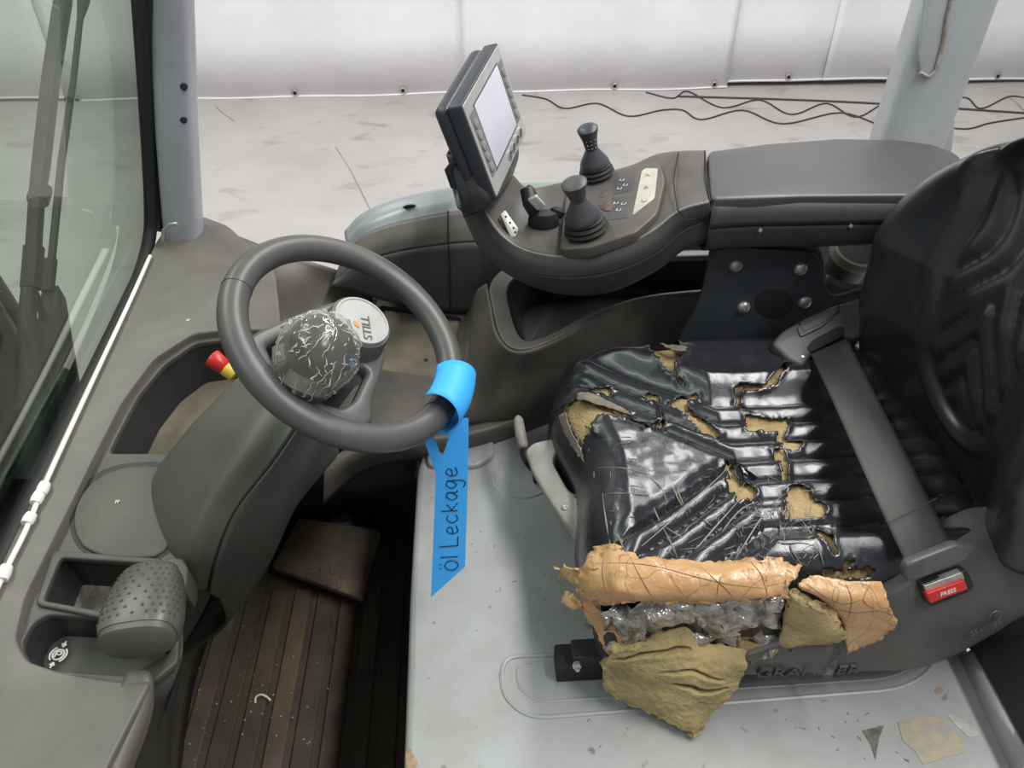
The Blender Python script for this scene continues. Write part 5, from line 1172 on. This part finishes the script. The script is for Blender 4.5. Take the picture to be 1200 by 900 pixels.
# retractor housing beside the backrest
RP_ = shellplane((905, 402, 1.265), (1000, 356, 1.29), (948, 428, 1.25))
RP_ = Plane(RP_.o, RP_.x, -RP_.y) if RP_.n.z < 0 else RP_
ret = platew('retractor_housing', offs(RP_, 0.012), rp([(904, 402), (916, 388), (940, 374), (975, 358), (1040, 340), (1060, 372), (1004, 396), (986, 392), (955, 410), (942, 430), (925, 422)], 6), [], 0.03, RETR, seat, bev=0.006, rnd=0)
platew('retractor_slot', offs(RP_, 0.0135), rp([(945, 407), (954, 397), (985, 381), (991, 386), (988, 394), (950, 413)], 4), [], 0.006, RUBBER, seat, bev=0.001, rnd=0)
platew('retractor_lid', offs(RP_, 0.0145), rp([(934, 383), (955, 372), (978, 363), (978, 371), (962, 384), (938, 395)], 3), [], 0.005, RETR, seat, bev=0.001, rnd=0)
tube('lid_gap', [RP_.wp(*p, 0.0135) for p in ((933, 382), (938, 395), (962, 384), (979, 371), (979, 362))], 0.0012, VOID, seat, n=6)
lathe('housing_screw', [(0.003, 0), (0.0025, 0.0012), (0.0005, 0.0015)], RP_.wp(938, 423, 0.012), RP_.n, STEEL, seat, n=12)

# front adjusting lever and grey handle
hpl = shellplane((640, 600, 1.12), (690, 600, 1.14), (640, 530, 1.14))
if hpl.n.z < 0: hpl = Plane(hpl.o, hpl.x, -hpl.y)
h_out = rp([(614, 528), (624, 518), (645, 513), (662, 516), (668, 524), (652, 530), (646, 540), (664, 572), (690, 590), (698, 606), (690, 640), (676, 636), (655, 606), (634, 574), (622, 552)], 5)
hdl = platew('weight_handle', offs(hpl, 0.012), h_out, [], 0.04, LEVG, seat, bev=0.006, rnd=0, label='dirty grey plastic weight adjuster handle')
lathe('handle_screw', [(0.0058, 0), (0.0055, 0.0015), (0.003, 0.0025), (0.0005, 0.0025)], hpl.wp(665, 599, 0.012), hpl.n, STEEL, seat, n=20)
kx = offs(hpl, 0.0122); mk = [kx.px(*p) for p in ((672, 582), (680, 586), (676, 592), (684, 590), (688, 597), (680, 602))]
strokes('handle_mark', kx, [[mk[0], mk[1]], [mk[1], mk[2]], [mk[3], mk[4]], [mk[4], mk[5]]], 0.0008, mat('mark_shadow', (96, 92, 84), 0.6), seat, n=5)
tube('lever_rod', spline([P(612, 520, 1.115), P(612, 532, 1.10), P(617, 543, 1.085), P(624, 551, 1.07)], 12), 0.004, RUBBER, seat, n=8)
tube('lever_grip', [P(607, 489, 1.135), P(607.5, 492, 1.135), P(610, 508, 1.125), P(613, 522, 1.115), P(613.5, 525, 1.113)], [0.005, 0.0085, 0.0095, 0.009, 0.006], mat('lever_grip_grey', (148, 142, 132), 0.5, (128, 120, 108), 40), seat, n=14)
tube('spring_mechanism', [P(652, 520, 1.10), P(660, 540, 1.09), P(672, 556, 1.08)], 0.014, VOID, seat, n=10)

# ---- backrest
def lerp_t(v, tab):
    for (a, fa), (b, fb) in zip(tab, tab[1:]):
        if v <= b: t = max(0, (v - a) / (b - a)); return fa + (fb - fa) * t
    return tab[-1][1]
def backrest():
    NS, NV = 110, 120; vs = []
    z0, z1 = 1.20, 1.706
    for i in range(NS + 1):
        s = i / NS; z = z0 + (z1 - z0) * s
        # half width: bulges low, narrows to the top, closes round
        zz = z
        if zz < 1.47: w_ = 0.262 + 0.012 * sstep((zz - 1.2) / 0.15)
        else: w_ = 0.274 * (1 - ((zz - 1.47) / 0.24) ** 2)
        capf = math.sqrt(max(0.0, 1 - max(0, (s - 0.9) / 0.1) ** 2)); botf = math.sqrt(max(0.0, 1 - max(0, (0.06 - s) / 0.06) ** 2)) * 0.25 + 0.75
        w_ *= max(0.03, capf) ** 0.5 * botf
        xf = lerp_t(z, ((1.2, 0.70), (1.25, 0.69), (1.35, 0.664), (1.46, 0.656), (1.53, 0.675), (1.62, 0.702), (1.75, 0.735)))
        xb = xf + 0.11
        for j in range(NV):
            t = j / NV
            if t < 0.62:
                v = -1 + 2 * t / 0.62; av = abs(v); Y = v * w_
                bol = -0.05 * math.exp(-((av - 0.74) / 0.24) ** 2)                      # side bolsters
                # U-shaped centre field with ribs
                uh = 0.098 + 0.02 * sstep((z - 1.35) / 0.2); zb_ = 1.36
                yd = abs(Y)
                if z > zb_: d = uh - yd
                else: d = uh - math.hypot(yd, (zb_ - z) * 1.05)
                rib = 0.0
                cdi = yd * 0.85 + 0.6 * (z - 1.30) * (1 - 0.55 * sstep((z - 1.5) / 0.15))
                if d > 0: rib = 0.014 * sstep(d / 0.015) - 0.011 * abs(math.sin(math.pi * cdi / 0.036)) ** 0.7 * sstep((d - 0.012) / 0.015)
                if -0.02 < d < 0: rib = -0.004 * math.sin(math.pi * (-d) / 0.02)
                edge = 0.07 * (1 - math.sqrt(max(0, 1 - max(0, (av - 0.72) / 0.28) ** 2)))
                x = xf + bol + rib + edge + (xb - xf) * (1 - max(0.15, capf)) * 0.4
            else:
                v = 1 - 2 * (t - 0.62) / 0.38; Y = v * w_; av = abs(v)
                x = xb - 0.05 * (1 - math.sqrt(max(0, 1 - max(0, (av - 0.7) / 0.3) ** 2)))
            vs.append(V((x, 0.80 + Y, z)))
    fs = gridfaces(NS + 1, NV, True) + [tuple(range(NV))[::-1], tuple(range(NS * NV, (NS + 1) * NV))]
    return mesh('backrest', vs, fs, VINYLB, seat, ang=80, sub=1, label='black ribbed leatherette backrest')
bkr = backrest()
box('back_frame', (0.765, 0.80, 1.10), (0.13, 0.44, 0.2), BLACK, seat, bevel=0.02, seg=3)
tube('backrest_nick', [PY(1028, 366, 1.035), PY(1031, 357, 1.035), PY(1033, 364, 1.035)], 0.001, WHITEINK, bkr, n=5)
